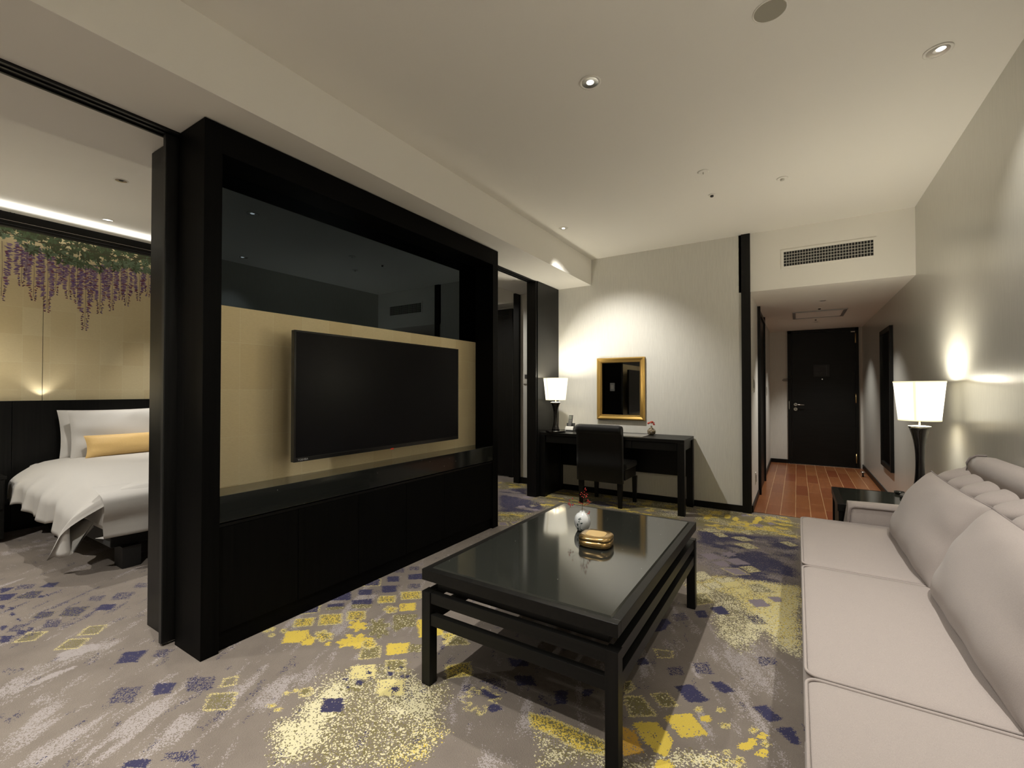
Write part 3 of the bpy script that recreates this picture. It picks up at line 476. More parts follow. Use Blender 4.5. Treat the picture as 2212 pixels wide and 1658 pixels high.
# ceiling air grille
g = thing('air_grille', (0.23, YB-0.003, 2.30), 'long white egg-crate air outlet above the hallway opening', 'air vent')
b = MB(); x0, x1, z0, z1 = -0.096, 0.558, 2.323, 2.457
for q in ((x0-.022, x1+.022, z0-.022, z0), (x0-.022, x1+.022, z1, z1+.022), (x0-.022, x0, z0, z1), (x1, x1+.022, z0, z1)): b.box(q[0], q[1], YB-0.006, YB-0.0005, q[2], q[3])
build('surround', b, M['ceil'], g)
build('duct_shade', box(x0, x1, YB-0.0015, YB-0.0004, z0, z1), M['black'], g)  # black sheet stands in for the shade inside the duct
b = MB()
for i in range(1, 31):
    x = x0+(x1-x0)*i/31; b.box(x-.0016, x+.0016, YB-0.010, YB-0.0016, z0, z1)
for i in range(1, 5):
    z = z0+(z1-z0)*i/5; b.box(x0, x1, YB-0.008, YB-0.0016, z-.0018, z+.0018)
build('lattice', b, M['white'], g)

# access hatch in the hall ceiling
h = thing('ceiling_hatch', (0.24, 6.74, HZ-0.008), 'square white framed access panel in the hallway ceiling', 'access panel')
b = MB()
for (a0, a1, c0, c1) in ((-.04, .50, 6.44, 6.47), (-.04, .50, 7.01, 7.04), (-.04, -.01, 6.47, 7.01), (.47, .50, 6.47, 7.01)): b.box(a0, a1, c0, c1, HZ-0.012, HZ-0.0005, 0, 0.002)
build('rim', b, M['silverp'], h)
build('lid', box(-.004, .464, 6.476, 7.004, HZ-0.006, HZ-0.001), newmat('bright_lid', (.95, .94, .9), .6)[0], h)

# round ceiling fixtures
def downlight(x, y, z, lab, lit=True, r=0.043, aim=(0, 0), vis=True):
    t = thing('downlight', (x, y, z), lab, 'ceiling light', 'recessed ceiling lights' if False else None)
    P = [(r*1.22, z-0.0006), (r*1.22, z-0.003), (r, z-0.004), (r*.94, z-0.001)]
    build('trim_ring', MB().lathe(x, y, P, 32, cap=False), M['ceil'], t)
    P = [(r*.94, z-0.002), (r*.72, z-0.0012), (r*.45, z-0.0008)]
    build('reflector', MB().lathe(x, y, P, 32, cap=False), M['refl'], t)
    build('lamp_lens', MB().lathe(x+aim[0], y+aim[1], [(r*.40, z-0.0011), (r*.34, z-0.0026)], 24), M['glow'] if lit else M['grey'], t)
    return t
downlight(-0.844, 2.05, CZ, 'recessed ceiling downlight above the coffee table')
downlight(0.538, 2.68, CZ, 'recessed downlight in the ceiling corner above the sofa', aim=(0.008, -0.01))
downlight(-1.827, 3.785, CZ, 'lit spotlight in the ceiling close to the beam facing the gilt mirror', r=0.036)
downlight(-0.844, 0.72, CZ, 'recessed ceiling downlight nearest the front of the coffee table')
downlight(0.539, 0.85, CZ, 'recessed ceiling downlight over the near end of the sofa')
downlight(-0.844, -0.9, CZ, 'unseen ceiling downlight added as fill behind the seating area')
downlight(0.539, -1.3, CZ, 'unseen ceiling downlight added as fill at the near end of the right wall')
downlight(-1.75, -0.35, CZ, 'recessed ceiling downlight close to the near end of the beam')
downlight(-4.091, 1.221, CZ, 'small recessed downlight in the middle of the bedroom ceiling', lit=False, r=0.036)
downlight(-5.143, 1.445, CZ, 'small recessed downlight near the headboard end of the bedroom ceiling', r=0.036)
downlight(-3.498, 4.75, CZ, 'twin downlight in the far corner of the bedroom ceiling', r=0.03)
downlight(-3.9, -0.8, CZ, 'unseen fill downlight at the near end of the bedroom ceiling')
downlight(0.235, 5.767, HZ, 'hallway ceiling downlight nearest the living room', r=0.034, lit=False)
downlight(0.231, 7.535, HZ, 'hallway ceiling downlight nearest the entry door', r=0.034, lit=False)
t = thing('ceiling_speaker', (-0.081, 2.038, CZ), 'large round flush grey speaker cover on the ceiling', 'speaker')
build('rim', MB().lathe(-0.081, 2.038, [(0.061, CZ-0.0005), (0.061, CZ-0.003), (0.057, CZ-0.004), (0.056, CZ-0.001)], 40, cap=False), M['ceil'], t)
m_, nt_, b_ = newmat('speaker_mesh', (0.34, 0.32, 0.26), 0.9); M['mesh'] = m_
build('grille', MB().lathe(-0.081, 2.038, [(0.056, CZ-0.0005), (0.056, CZ-0.002)], 40), M['mesh'], t)
def disc(x, y, z, nm, lab, cat, core, r=0.034, rc=0.012):
    t = thing(nm, (x, y, z), lab, cat)
    build('cover_plate', MB().lathe(x, y, [(r, z-0.0005), (r, z-0.003), (r*.8, z-0.006)], 28), M['ceil'], t)
    build('sensor_head', MB().lathe(x, y, [(rc, z-0.005), (rc, z-0.016), (rc*.5, z-0.019)], 14), M[core], t)
disc(-0.536, 3.312, CZ, 'smoke_detector', 'flush white detector disc on the ceiling, left one of the far pair', 'smoke detector', 'white', 0.036, 0.004)
disc(-0.078, 3.715, CZ, 'smoke_detector', 'white disc with raised cream centre on the ceiling above the hallway opening', 'smoke detector', 'white', 0.036, 0.013)
disc(-0.544, 3.742, CZ, 'sprinkler_head', 'small disc with dark metal centre on the ceiling before the desk wall', 'sprinkler', 'grey', 0.026, 0.012)
disc(0.224, 6.272, HZ, 'sprinkler_head', 'tiny dark centred sprinkler on the hallway ceiling before the hatch', 'sprinkler', 'grey', 0.03, 0.014)
disc(0.216, 7.235, HZ, 'smoke_detector', 'low disc on the hallway ceiling just past the hatch', 'smoke detector', 'grey', 0.035, 0.01)

# ================================================================== MEDIA WALL
PX = -2.194; PB = -2.444; GX = -2.379; Y0 = 0.942; Y1 = 3.243; JI0 = 1.016; JI1 = 3.166; PT = BZ-0.004
mw = thing('media_wall', (-2.32, 2.09, 0), 'black wood room divider with smoked mirror, gold leaf panel and low cabinets', 'room divider')
build('side_jamb', box(PB, PX, Y0, JI0, 0, PT, 0.0015), M['wood_p'], mw)
build('side_jamb', box(PB, PX, JI1, Y1, 0, PT, 0.0015), M['wood_p'], mw)
build('lintel', box(PB, PX, JI0, JI1, 2.25, PT, 0.0015), M['wood_q'], mw)
build('gold_leaf_panel', box(PB+.005, GX, JI0, JI1, 0.70, 1.594), M['gold_leaf'], mw)
build('smoked_mirror', box(PB+.005, GX, JI0, JI1, 1.595, 2.25), M['tglass'], mw)
build('counter', box(PB+.005, PX-0.002, JI0, JI1, 0.580, 0.70, 0.0015), M['stone'], mw)
build('carcass', box(PB+.005, PX-0.030, JI0, JI1, 0.085, 0.580), M['wood_q'], mw)
nd = 4; wd = (JI1-JI0)/nd
for (a, c) in ((JI0, 1.40), (1.40, 1.784), (1.784, 2.168), (2.168, 2.552), (2.552, JI1)):
    dd = build('cabinet_door', box(PX-0.029, PX-0.008, a+.0015, c-.0015, 0.088, 0.557, 0.001), M['wood_p'], mw)
build('finger_rail', box(PX-0.029, PX-0.008, JI0+.001, JI1-.001, 0.559, 0.572), M['track'], mw)
build('plinth', box(PB+.005, PX-0.022, JI0, JI1, 0.0, 0.084), M['wood_q'], mw)
sw = thing('light_switch', (-2.33, Y1+0.006, 1.17), 'pale switch plate on the far end of the black divider, seen in the gilt mirror', 'light switch')
build('plate', box(-2.365, -2.295, Y1+.0005, Y1+.006, 1.16, 1.28, 0.001), M['silverp'], sw)
build('rocker', box(-2.35, -2.31, Y1+.006, Y1+.009, 1.19, 1.25, 0.001), M['white'], sw)
cb = thing('rear_closet', (-2.645, 2.09, 0), 'black wood closet block on the bedroom side of the divider', 'closet')
build('side_panel', box(-2.766, -2.53, 0.947, 0.967, 0, PT, 0.001), M['wood_z'], cb)
build('body', box(-2.766, -2.53, 0.967, 3.243, 0, PT, 0.001), M['wood_z'], cb)
sd = thing('sliding_door', (-2.486, 1.4, 0), 'thin black sliding door leaf pushed back into the slot beside the divider', 'sliding door')
build('door_leaf', box(-2.503, -2.471, 0.903, 2.0, 0.012, PT-0.008, 0.001), M['wood_z'], sd)
build('edge_strip', box(-2.4995, -2.4745, 0.900, 0.9035, 0.012, PT-0.010), M['black'], sd)
build('floor_guide', box(-2.49, -2.484, 0.93, 1.2, 0.0, 0.014), M['chrome'], sd)

# television
TX = -2.236; tv = thing('television', (TX-.02, 2.073, 0.795), 'large flat black television hanging in front of the gold leaf panel', 'television')
a, c, z0, z1 = 1.392, 2.752, 0.797, 1.496
build('casing', box(TX-.028, TX-.002, a, c, z0, z1, 0.002), M['bezel'], tv)
build('screen', box(TX-.003, TX, a+.012, c-.012, z0+.024, z1-.010), M['screen'], tv)
b = MB(); b.box(TX-.002, TX+.0015, a, c, z0, z0+.022, 0, .0008); b.box(TX-.002, TX+.001, a, c, z1-.009, z1); b.box(TX-.002, TX+.001, a, a+.010, z0+.022, z1-.009); b.box(TX-.002, TX+.001, c-.010, c, z0+.022, z1-.009)
build('bezel', b, M['bezel'], tv)
build('back_hull', box(TX-.060, TX-.028, a+.25, c-.25, z0+.08, z1-.22, 0.006), M['black'], tv)
build('wall_bracket', box(GX+.002, TX-.060, 1.95, 2.2, 0.95, 1.25), M['black'], tv)
build('standby_light', box(TX-.001, TX+.003, 2.06, 2.085, z0-.006, z0+.002, 0.001), newmat('red_indicator', (0.25, 0.02, 0.01), 0.3, 0, 0.5, (1, 0.05, 0.02), 0.15)[0], tv)
def letters(txt, size, name, mat, parent, org, xd, yd, ext=0.0004):
    cu = bpy.data.curves.new(name, 'FONT'); cu.body = txt; cu.size = size; cu.extrude = ext
    ob = bpy.data.objects.new(name, cu); COL.objects.link(ob); dg = bpy.context.evaluated_depsgraph_get(); dg.update()
    me = bpy.data.meshes.new_from_object(ob.evaluated_get(dg)); bpy.data.objects.remove(ob)
    xd = Vector(xd); yd = Vector(yd); nd_ = xd.cross(yd); mm = MB()
    mm.add([Vector(org)+xd*v.co.x+yd*v.co.y+nd_*v.co.z for v in me.vertices], [list(p.vertices) for p in me.polygons])
    return build(name, mm, mat, parent)
letters('TOSHIBA', 0.0145, 'maker_mark', M['silverp'], tv, (TX+.002, a+.022, z0+.006), (0, 1, 0), (0, 0, 1))
# ================================================================== COFFEE TABLE
tx0, tx1, ty0, ty1, tz = -1.285, -0.470, 1.352, 2.625, 0.458
ct = thing('coffee_table', (-.878, 1.99, 0), 'low black wood coffee table with polished dark stone top and double rails', 'coffee table')
b = MB(); fw = 0.030
b.box(tx0, tx1, ty0, ty0+fw, tz-.043, tz, 0, .0015); b.box(tx0, tx1, ty1-fw, ty1, tz-.043, tz, 0, .0015)
b.box(tx0, tx0+fw, ty0+fw, ty1-fw, tz-.043, tz, 0, .0015); b.box(tx1-fw, tx1, ty0+fw, ty1-fw, tz-.043, tz, 0, .0015)
build('top_frame', b, M['wood_y'], ct)
b = MB()
P = []
for (ins, z) in ((0, tz-.002), (.006, tz+.0035)):
    P.append((tx0+fw+ins, tx1-fw-ins, ty0+fw+ins, ty1-fw-ins, z))
q = P[0]; r_ = P[1]
vs = [(q[0], q[2], q[4]), (q[1], q[2], q[4]), (q[1], q[3], q[4]), (q[0], q[3], q[4]), (r_[0], r_[2], r_[4]), (r_[1], r_[2], r_[4]), (r_[1], r_[3], r_[4]), (r_[0], r_[3], r_[4])]
b.add(vs, [(3, 2, 1, 0), (4, 5, 6, 7), (0, 1, 5, 4), (1, 2, 6, 5), (2, 3, 7, 6), (3, 0, 4, 7)]); b.box(q[0], q[1], q[2], q[3], tz-.035, tz-.0021)
build('stone_top', b, M['table_stone'], ct)
build('top_support', box(tx0+.045, tx1-.045, ty0+.045, ty1-.045, tz-.089, tz-.044), M['black'], ct)
lw = 0.043
for (x, y) in ((tx0, ty0), (tx1-lw, ty0), (tx0, ty1-lw), (tx1-lw, ty1-lw)): build('leg', box(x, x+lw, y, y+lw, 0, 0.370, 0.001), M['wood_z'], ct)
for (z0, z1) in ((.327, .369), (.240, .284)):
    for y in (ty0+.004, ty1-.026-.004): build('rail', box(tx0+lw, tx1-lw, y, y+.026, z0, z1, .001), M['wood_x'], ct)
    for x in (tx0+.004, tx1-.026-.004): build('rail', box(x, x+.026, ty0+lw, ty1-lw, z0, z1, .001), M['wood_y'], ct)
TZ = tz+.0036
# vase with berry sprig
vx, vy = -0.931, 2.146
v = thing('porcelain_vase', (vx, vy, TZ), 'small white egg shaped vase with painted green leaves on the coffee table', 'vase')
pr_ = [(.018, 0), (.026, .003), (.034, .017), (.0405, .036), (.0415, .054), (.037, .073), (.028, .085), (.017, .0915), (.0145, .0935), (.0140, .0975), (.0108, .0975), (.0100, .090), (.020, .075), (.001, .070)]
build('body', MB().lathe(vx, vy, [(r, TZ+z*1.0) for r, z in pr_], 36), M['porcelain'], v)
b = MB()
def onvase(a, z):   # surface point, a = angle offset from the viewer side
    zs = [p[1] for p in pr_[:8]]; rs = [p[0] for p in pr_[:8]]; r = float(np.interp(z, zs, rs))+.0006; th = R(-68)+a
    return Vector((vx+r*math.cos(th), vy+r*math.sin(th), TZ+z))
b.tube([onvase(-.32, .004), onvase(-.30, .025), onvase(-.34, .05), onvase(-.30, .066)], .0008, 6)
b.tube([onvase(-.30, .030), onvase(-.10, .046)], .0006, 6); b.tube([onvase(-.31, .018), onvase(-.55, .030)], .0006, 6)
for (a, z, da, dz) in ((-.30, .064, .16, .012), (-.38, .062, -.12, .008), (-.10, .046, .14, .005), (-.18, .044, .05, .008), (-.58, .032, -.02, .014), (-.55, .030, -.12, .006), (-.62, .012, -.1, .012), (-.20, .006, .2, .003), (-.25, .012, .15, .004), (-.34, .054, -.16, .003)):
    c0 = onvase(a, z); c1 = onvase(a+da, z+dz); mid = (c0+c1)/2; d = (c1-c0); pz = Vector((-d.z*0, 0, 0)); nrm = (mid-Vector((vx, vy, mid.z))).normalized(); side = d.cross(nrm).normalized()*d.length*.42
    b.add([c0, mid+side+nrm*.0008, c1, mid-side+nrm*.0008], [(0, 1, 2, 3)])
build('painted_leaves', b, M['leafgreen'], v, recalc=False)
sp = thing('berry_sprig', (vx, vy, TZ+.06), 'thin twig with clusters of small red berries standing in the white vase', 'berry twig')
b = MB(); T0 = Vector((vx, vy, TZ+.05))
def V3(x, z, y=0.0): return Vector((x, vy+y, z))
main = [T0, V3(-.933, .575), V3(-.931, .595, .004), V3(-.926, .615, .006), V3(-.930, .640, .004), V3(-.926, .662), V3(-.916, .676)]
b.tube(main, [.0016, .0016, .0014, .0012, .001, .0009, .0007], 6)
brs = [[main[1], V3(-.948, .578, -.004), V3(-.966, .590, -.008), V3(-.979, .597, -.010), V3(-.982, .606, -.011)], [V3(-.953, .580, -.004), V3(-.975, .576, -.012), V3(-1.0, .580, -.015)],
       [V3(-.990, .578, -.014), V3(-1.004, .562, -.016)], [main[2], V3(-.915, .606, .008), V3(-.903, .598, .012)], [main[3], V3(-.910, .622, .0), V3(-.898, .626, -.004)], [main[1], V3(-.918, .566, .012), V3(-.897, .556, .016)],
       [main[4], V3(-.944, .630, .008), V3(-.951, .626, .012)], [main[2], V3(-.945, .590, .01), V3(-.955, .583, .012)], [main[3], V3(-.914, .602, -.006)]]
for q in brs: b.tube(q, .0006, 5)
lf = V3(-.903, .606, .01); b.add([V3(-.915, .604, .01), V3(-.900, .612, .013), V3(-.880, .612, .016), V3(-.898, .602, .012)], [(0, 1, 2, 3)])
build('twig', b, M['twig'], sp, recalc=False)
random.seed(5)
bs = [(-.916, .677), (-.920, .671), (-.914, .668), (-.933, .655), (-.924, .656), (-.941, .650), (-.930, .648), (-.942, .642), (-.929, .636), (-.919, .645), (-.913, .649), (-.906, .647), (-.911, .640), (-.904, .640), (-.909, .634), (-.915, .636), (-.923, .631), (-.902, .622), (-.897, .618), (-.893, .612), (-.898, .608), (-.904, .614), (-.892, .606), (-.901, .600),
      (-.934, .601), (-.929, .598), (-.913, .597), (-.917, .594), (-.947, .602), (-.955, .598), (-1.006, .604), (-1.001, .594), (-1.010, .586), (-1.001, .583), (-.997, .586), (-.993, .583), (-.988, .584), (-.985, .582), (-.998, .574), (-.983, .619), (-.896, .560), (-.892, .556), (-.899, .553)]
for (x, z) in bs: build('berry', MB().ball(V3(x, z, random.uniform(-.009, .011)), random.uniform(.0024, .0034), 0, 8, 6), M['red'], sp)
# gold box
bx, by = -0.792, 1.985
gb = thing('lidded_box', (bx, by, TZ), 'squarish polished gold lidded box with dark base beside the white vase', 'box')
def rrect(cx, cy, a, c, z, n=48, e=3.4, rot=R(6)):
    out = []
    for i in range(n):
        t = 2*PI*i/n; co, si = math.cos(t), math.sin(t); x = a*math.copysign(abs(co)**(2/e), co); y = c*math.copysign(abs(si)**(2/e), si)
        out.append((cx+x*math.cos(rot)-y*math.sin(rot), cy+x*math.sin(rot)+y*math.cos(rot), z))
    return out
def stack(rows, mi=0):
    m_ = MB(); m_.grid(rows, mi, True, wv=True); n = len(rows[0]); m_.f.append(list(range(n))[::-1]); m_.m.append(mi); m_.sm.append(False); k = (len(rows)-1)*n; m_.f.append([k+i for i in range(n)]); m_.m.append(mi); m_.sm.append(False); return m_
A, B_ = .0745, .071
build('base_foot', stack([rrect(bx, by, A*.93, B_*.93, TZ), rrect(bx, by, A*.95, B_*.95, TZ+.004)]), M['lacquer'], gb)
build('box_body', stack([rrect(bx, by, A*.965, B_*.965, TZ+.004), rrect(bx, by, A, B_, TZ+.009), rrect(bx, by, A, B_, TZ+.033)]), M['goldbox'], gb)
ld = build('lid', stack([rrect(bx, by, A*1.012, B_*1.012, TZ+.0335), rrect(bx, by, A*1.012, B_*1.012, TZ+.040), rrect(bx, by, A*.985, B_*.985, TZ+.046), rrect(bx, by, A*.90, B_*.90, TZ+.0505), rrect(bx, by, A*.66, B_*.62, TZ+.052, e=3.0)]), M['goldbox'], gb)
build('lid_panel', stack([rrect(bx, by, A*.60, B_*.56, TZ+.0520, e=4), rrect(bx, by, A*.59, B_*.55, TZ+.0526, e=4)]), newmat('matte_gold_inlay', (.72, .50, .20), .3, .6)[0], gb)

# ================================================================== SOFA
SX0 = 0.012; SE = 3.243
so = thing('sofa', (.42, 1.8, 0), 'long mauve grey fabric sofa with tufted back against the right wall', 'sofa')
build('base', box(.03, .80, .42, SE+.11, .06, .245, .012), M['sofa'], so)
for (x, y) in ((.07, .46), (.07, SE+.06), (.75, .46), (.75, SE+.06)): build('leg', MB().lathe(x, y, [(.02, 0), (.026, .06)], 16), M['wood_z'], so)
SY = [SE, 2.362, 1.452, .545]
def cushion_slab(x0, x1, y0, y1, z0, z1, r=.022, dome=.012):
    nx, ny = 15, 19; top = []; m_ = MB()
    prof = [(1.0, z0+.004), (0.0, z0+.02), (-.1, (z0+z1)/2), (0.0, z1-.012), (.28, z1-.003)]
    rows = []
    def ring(ins, z, n=10, rc=.03):
        pts = []; a0, a1, c0, c1 = x0+ins, x1-ins, y0+ins, y1-ins
        for (cx, cy, s) in ((a1-rc, c1-rc, 0), (a0+rc, c1-rc, 90), (a0+rc, c0+rc, 180), (a1-rc, c0+rc, 270)):
            for k in range(6): t = R(s+k*18); pts.append((cx+rc*math.cos(t), cy+rc*math.sin(t), z))
        return pts
    for (i, z) in ((.012, z0), (.002, z0+.014), (-.001, (z0+z1)/2), (.002, z1-.016), (.007, z1-.006), (.014, z1-.001)): rows.append(ring(i, z))
    for k in (.04, .09, .15, .21, .265): rows.append(ring(k, z1-.001+dome*min(1, (k/.265))**.6))
    m_.grid(rows, 0, True, wv=True); n = len(rows[0]); k = (len(rows)-1)*n; m_.f.append([k+i for i in range(n)]); m_.m.append(0); m_.sm.append(True); m_.f.append(list(range(n))[::-1]); m_.m.append(0); m_.sm.append(False)
    return m_, ring(.003, z1-.004), ring(.003, z0+.008)
for i in range(3):
    mm, rg, rb = cushion_slab(SX0, .66, SY[i+1]+.005, SY[i]-.005, .25, .418)
    cu_ = build('seat_cushion', mm, M['sofa'], so); b = MB()
    for q in (rg, rb): b.tube(q+[q[0]], .0045, 6, cap=False)
    build('piping', b, M['sofa'], cu_)
# far arm
def arm(y0, y1):
    m_ = MB(); rows = []
    for x in np.linspace(.245, .80, 14):
        f = (x-.245)/.555; h = .525+.02*math.sin(f*PI)*.3; row = []
        ins = .0
        for (dy, z) in ((0, .245), (0, .40), (.0, h-.03), (.012, h-.008), (.035, h), (y1-y0-.035, h), (y1-y0-.010, h-.010), (y1-y0, h-.035), (y1-y0, .245)):
            xx = x-(.035*max(0, (.42-z)/.18) if f < .05 else 0); row.append((xx, y0+dy, z))
        rows.append(row)
    m_.grid(rows, 0, True)
    for k in (0, len(rows)-1):
        m_.f.append([k*9+i for i in range(9)]); m_.m.append(0); m_.sm.append(False)
    m_.f.append([i*9 for i in range(14)]+[i*9+8 for i in range(13, -1, -1)]); m_.m.append(0); m_.sm.append(False)
    return m_
ar = build('armrest', arm(SE+.004, SE+.118), M['sofa'], so)
def apath(y, sgn): return [(.250-.03, y, .30), (.250-.015, y, .38), (.252, y, .44), (.252, y, .475), (.258, y, .498), (.275, y, .508), (.40, y, .510), (.60, y, .512)]
build('piping', MB().tube(apath(SE+.001, -1), .0055, 8), M['sofa_dark'], ar)
ar2 = build('armrest', arm(.545-.118, .545-.004), M['sofa'], so)
build('piping', MB().tube(apath(.545-.001, -1), .0055, 8), M['sofa_dark'], ar2)
# tufted back
def tufted():
    m_ = MB(); ys = np.arange(.55, SE+.001, .0095); zs = np.linspace(.40, .785, 36); p = .190; y00 = 2.81; zb = .722
    rows = []
    for y in ys:
        row = []; ph = ((y-y00)/p) % 1.0; dph = min(ph, 1-ph)*p        # distance to the button column
        for z in zs:
            s_ = min(1.0, dph/(p/2)); B = (1-(1-s_)**2.4)**.62
            A_ = .115-.070*min(1, max(0, z-zb)/.063) if z > zb else .115*math.exp(-((zb-z)/.05)**2)+.02
            dep = A_*(1-B); bul = 0
            edge = sstep(0, .05, (SE-y)); tp = max(0, (z-.735)/.050)
            x = .590-bul*.9+dep+.075*tp*tp + .035*(1-edge)+max(0, z-.70)*.25
            row.append((float(x), float(y), float(z-.012*(1-edge)-.016*(1-B)*max(0, (z-.72)/.065))))
        row += [(.74, float(y), .786), (.80, float(y), .775), (.80, float(y), .40)]
        rows.append(row)
    m_.grid(rows, 0, True)
    for k in (0, len(rows)-1): n = len(rows[0]); m_.f.append([k*n+i for i in range(n)]); m_.m.append(0); m_.sm.append(False)
    return m_
bk = build('tufted_back', tufted(), M['sofa'], so)
for k in range(-11, 3):
    y = 2.81+.19*k
    if .6 < y < SE-.05: build('button', MB().ball((.668, y, .722), .009, 0, 10, 6, (.5, 1, 1)), M['sofa_dark'], bk)
def roll(y0, y1):
    m_ = MB(); rows = []
    for y in np.linspace(y0, y1, 20):
        e = min(1, (y-y0)/.03, (y1-y)/.03); e = math.sin(PI/2*max(0, e)); row = []
        for (x, z) in ((.715, .752), (.700, .78), (.700, .822), (.710, .846), (.735, .861), (.775, .863), (.807, .848), (.818, .82), (.818, .752)):
            cx, cz = .76, .80; k = .86+.14*e; row.append((cx+(x-cx)*k, y, cz+(z-cz)*k))
        rows.append(row)
    m_.grid(rows, 0, True)
    for k in (0, 19): m_.f.append([k*9+i for i in range(9)]); m_.m.append(0); m_.sm.append(False)
    return m_
hr = build('head_roll', roll(.62, 3.09), M['sofa'], so)
build('piping', MB().tube([(.714, 3.060, .758), (.701, 3.064, .785), (.701, 3.064, .822), (.711, 3.062, .845), (.734, 3.06, .860), (.77, 3.055, .862)], .0045, 8), M['sofa_dark'], hr)
# loose back cushions
def pillow(w_, h_, th, seed, nu=42, nv=32, sag=.0, wr=.004):
    rs = random.Random(seed); m_ = MB(); sides = []
    for s in (1, -1):
        P = []
        for i in range(nu+1):
            row = []
            for j in range(nv+1):
                u = -1+2*i/nu; v = -1+2*j/nv
                px = .055*(1-abs(v)**2.0)*0; k = 1-.055*(1-v*v)*abs(u)**3; q = 1-.075*(1-u*u)*abs(v)**3
                x = u*w_/2*(1-.045*(1-v*v)*abs(u)**4); y = v*h_/2*(1-.05*(1-u*u)*abs(v)**4)
                t = max(0, (1-abs(u)**3.2))**.55*max(0, (1-abs(v)**3.0))**.55
                wz = wr*(math.sin(v*9+u*3+seed)*abs(u)**3+math.sin(u*11-v*4+seed*2)*abs(v)**3+.5*math.sin(u*3+v*5+seed))*t
                row.append((x, y, s*(t*th/2*(1-.15*v*sag))+wz))
            P.append(row)
        sides.append(P)
    m_.grid(sides[0], 0, True); m_.grid([r[::-1] for r in sides[1]], 0, True)
    edge = [sides[0][i][0] for i in range(nu)]+[sides[0][nu][j] for j in range(nv)]+[sides[0][i][nv] for i in range(nu, 0, -1)]+[sides[0][0][j] for j in range(nv, 0, -1)]
    return m_, edge
def xform(m_, Mx): m_.v = [tuple(Mx @ Vector(p)) for p in m_.v]; return m_
def frame(o, xa, ya):
    xa = Vector(xa).normalized(); za = xa.cross(Vector(ya)).normalized(); ya = za.cross(xa)
    return Matrix(((xa.x, ya.x, za.x, o[0]), (xa.y, ya.y, za.y, o[1]), (xa.z, ya.z, za.z, o[2]), (0, 0, 0, 1)))
labs = ['mauve grey back cushion at the far end of the sofa beside the arm', 'mauve grey back cushion in the middle of the sofa, large at the right edge', 'mauve grey back cushion at the near end of the sofa']
for i, (yc, dy, x0, w_) in enumerate(((2.78, -.10, .455, .88), (1.885, -.05, .455, .90), (.985, 0, .455, .90))):
    up = Vector((.15, dy, .315)); cen = Vector((x0+.055, yc+dy*.4, .418+.162))
    Mx = frame(cen, (0, -1, -.00), up)
    mm, ed = pillow(w_, .385, .165, i+2, sag=.3, wr=.006); xform(mm, Mx)
    t = thing('back_cushion', (cen.x, cen.y, .42), labs[i], 'cushion', 'loose back cushions on the sofa')
    build('cover', mm, M['sofa'], t)
    pts = [Mx @ Vector(p) for p in ed]; build('piping', MB().tube(pts+[pts[0]], .0032, 6, cap=False), M['sofa_dark'], t)

# ================================================================== SIDE TABLE + LAMP
def side_table(a, c, e, f, z, lab):
    stb = thing('side_table', ((a+c)/2, (e+f)/2, 0), lab, 'side table'); b = MB(); fr = .035
    b.box(a, c, e, e+fr, z-.045, z, 0, .001); b.box(a, c, f-fr, f, z-.045, z, 0, .001); b.box(a, a+fr, e+fr, f-fr, z-.045, z, 0, .001); b.box(c-fr, c, e+fr, f-fr, z-.045, z, 0, .001)
    build('top_frame', b, M['wood_y'], stb); build('glass_top', box(a+fr, c-fr, e+fr, f-fr, z-.02, z+.002, .001), M['table_stone'], stb)
    for (x, y) in ((a+.005, e+.005), (c-.045, e+.005), (a+.005, f-.045), (c-.045, f-.045)): build('leg', box(x, x+.04, y, y+.04, 0, z-.045, .001), M['wood_z'], stb)
    build('lower_panel', box(a+.015, c-.015, e+.02, f-.02, .12, z-.05), M['black'], stb)
side_table(.205, .80, 3.41, 3.99, .482, 'black side table with a glass top between the sofa arm and the hallway')
side_table(.205, .80, -.20, .38, .482, 'unseen black side table with a glass top, added under the near fill lamp')  # unseen table, added to carry the near fill lamp
z = .482
ds = thing('ash_dish', (.572, 3.93, z+.002), 'small round dark glass dish on the side table behind the sofa cushion', 'dish')
build('bowl', MB().lathe(.572, 3.93, [(.020, z+.0025), (.026, z+.006), (.028, z+.02), (.024, z+.02), (.020, z+.008), (.001, z+.007)], 24), M['bezel'], ds)
M['seam'] = newmat('shade_seam', (.8, .74, .55), .8, 0, .1, (1, .9, .64), .62)[0]
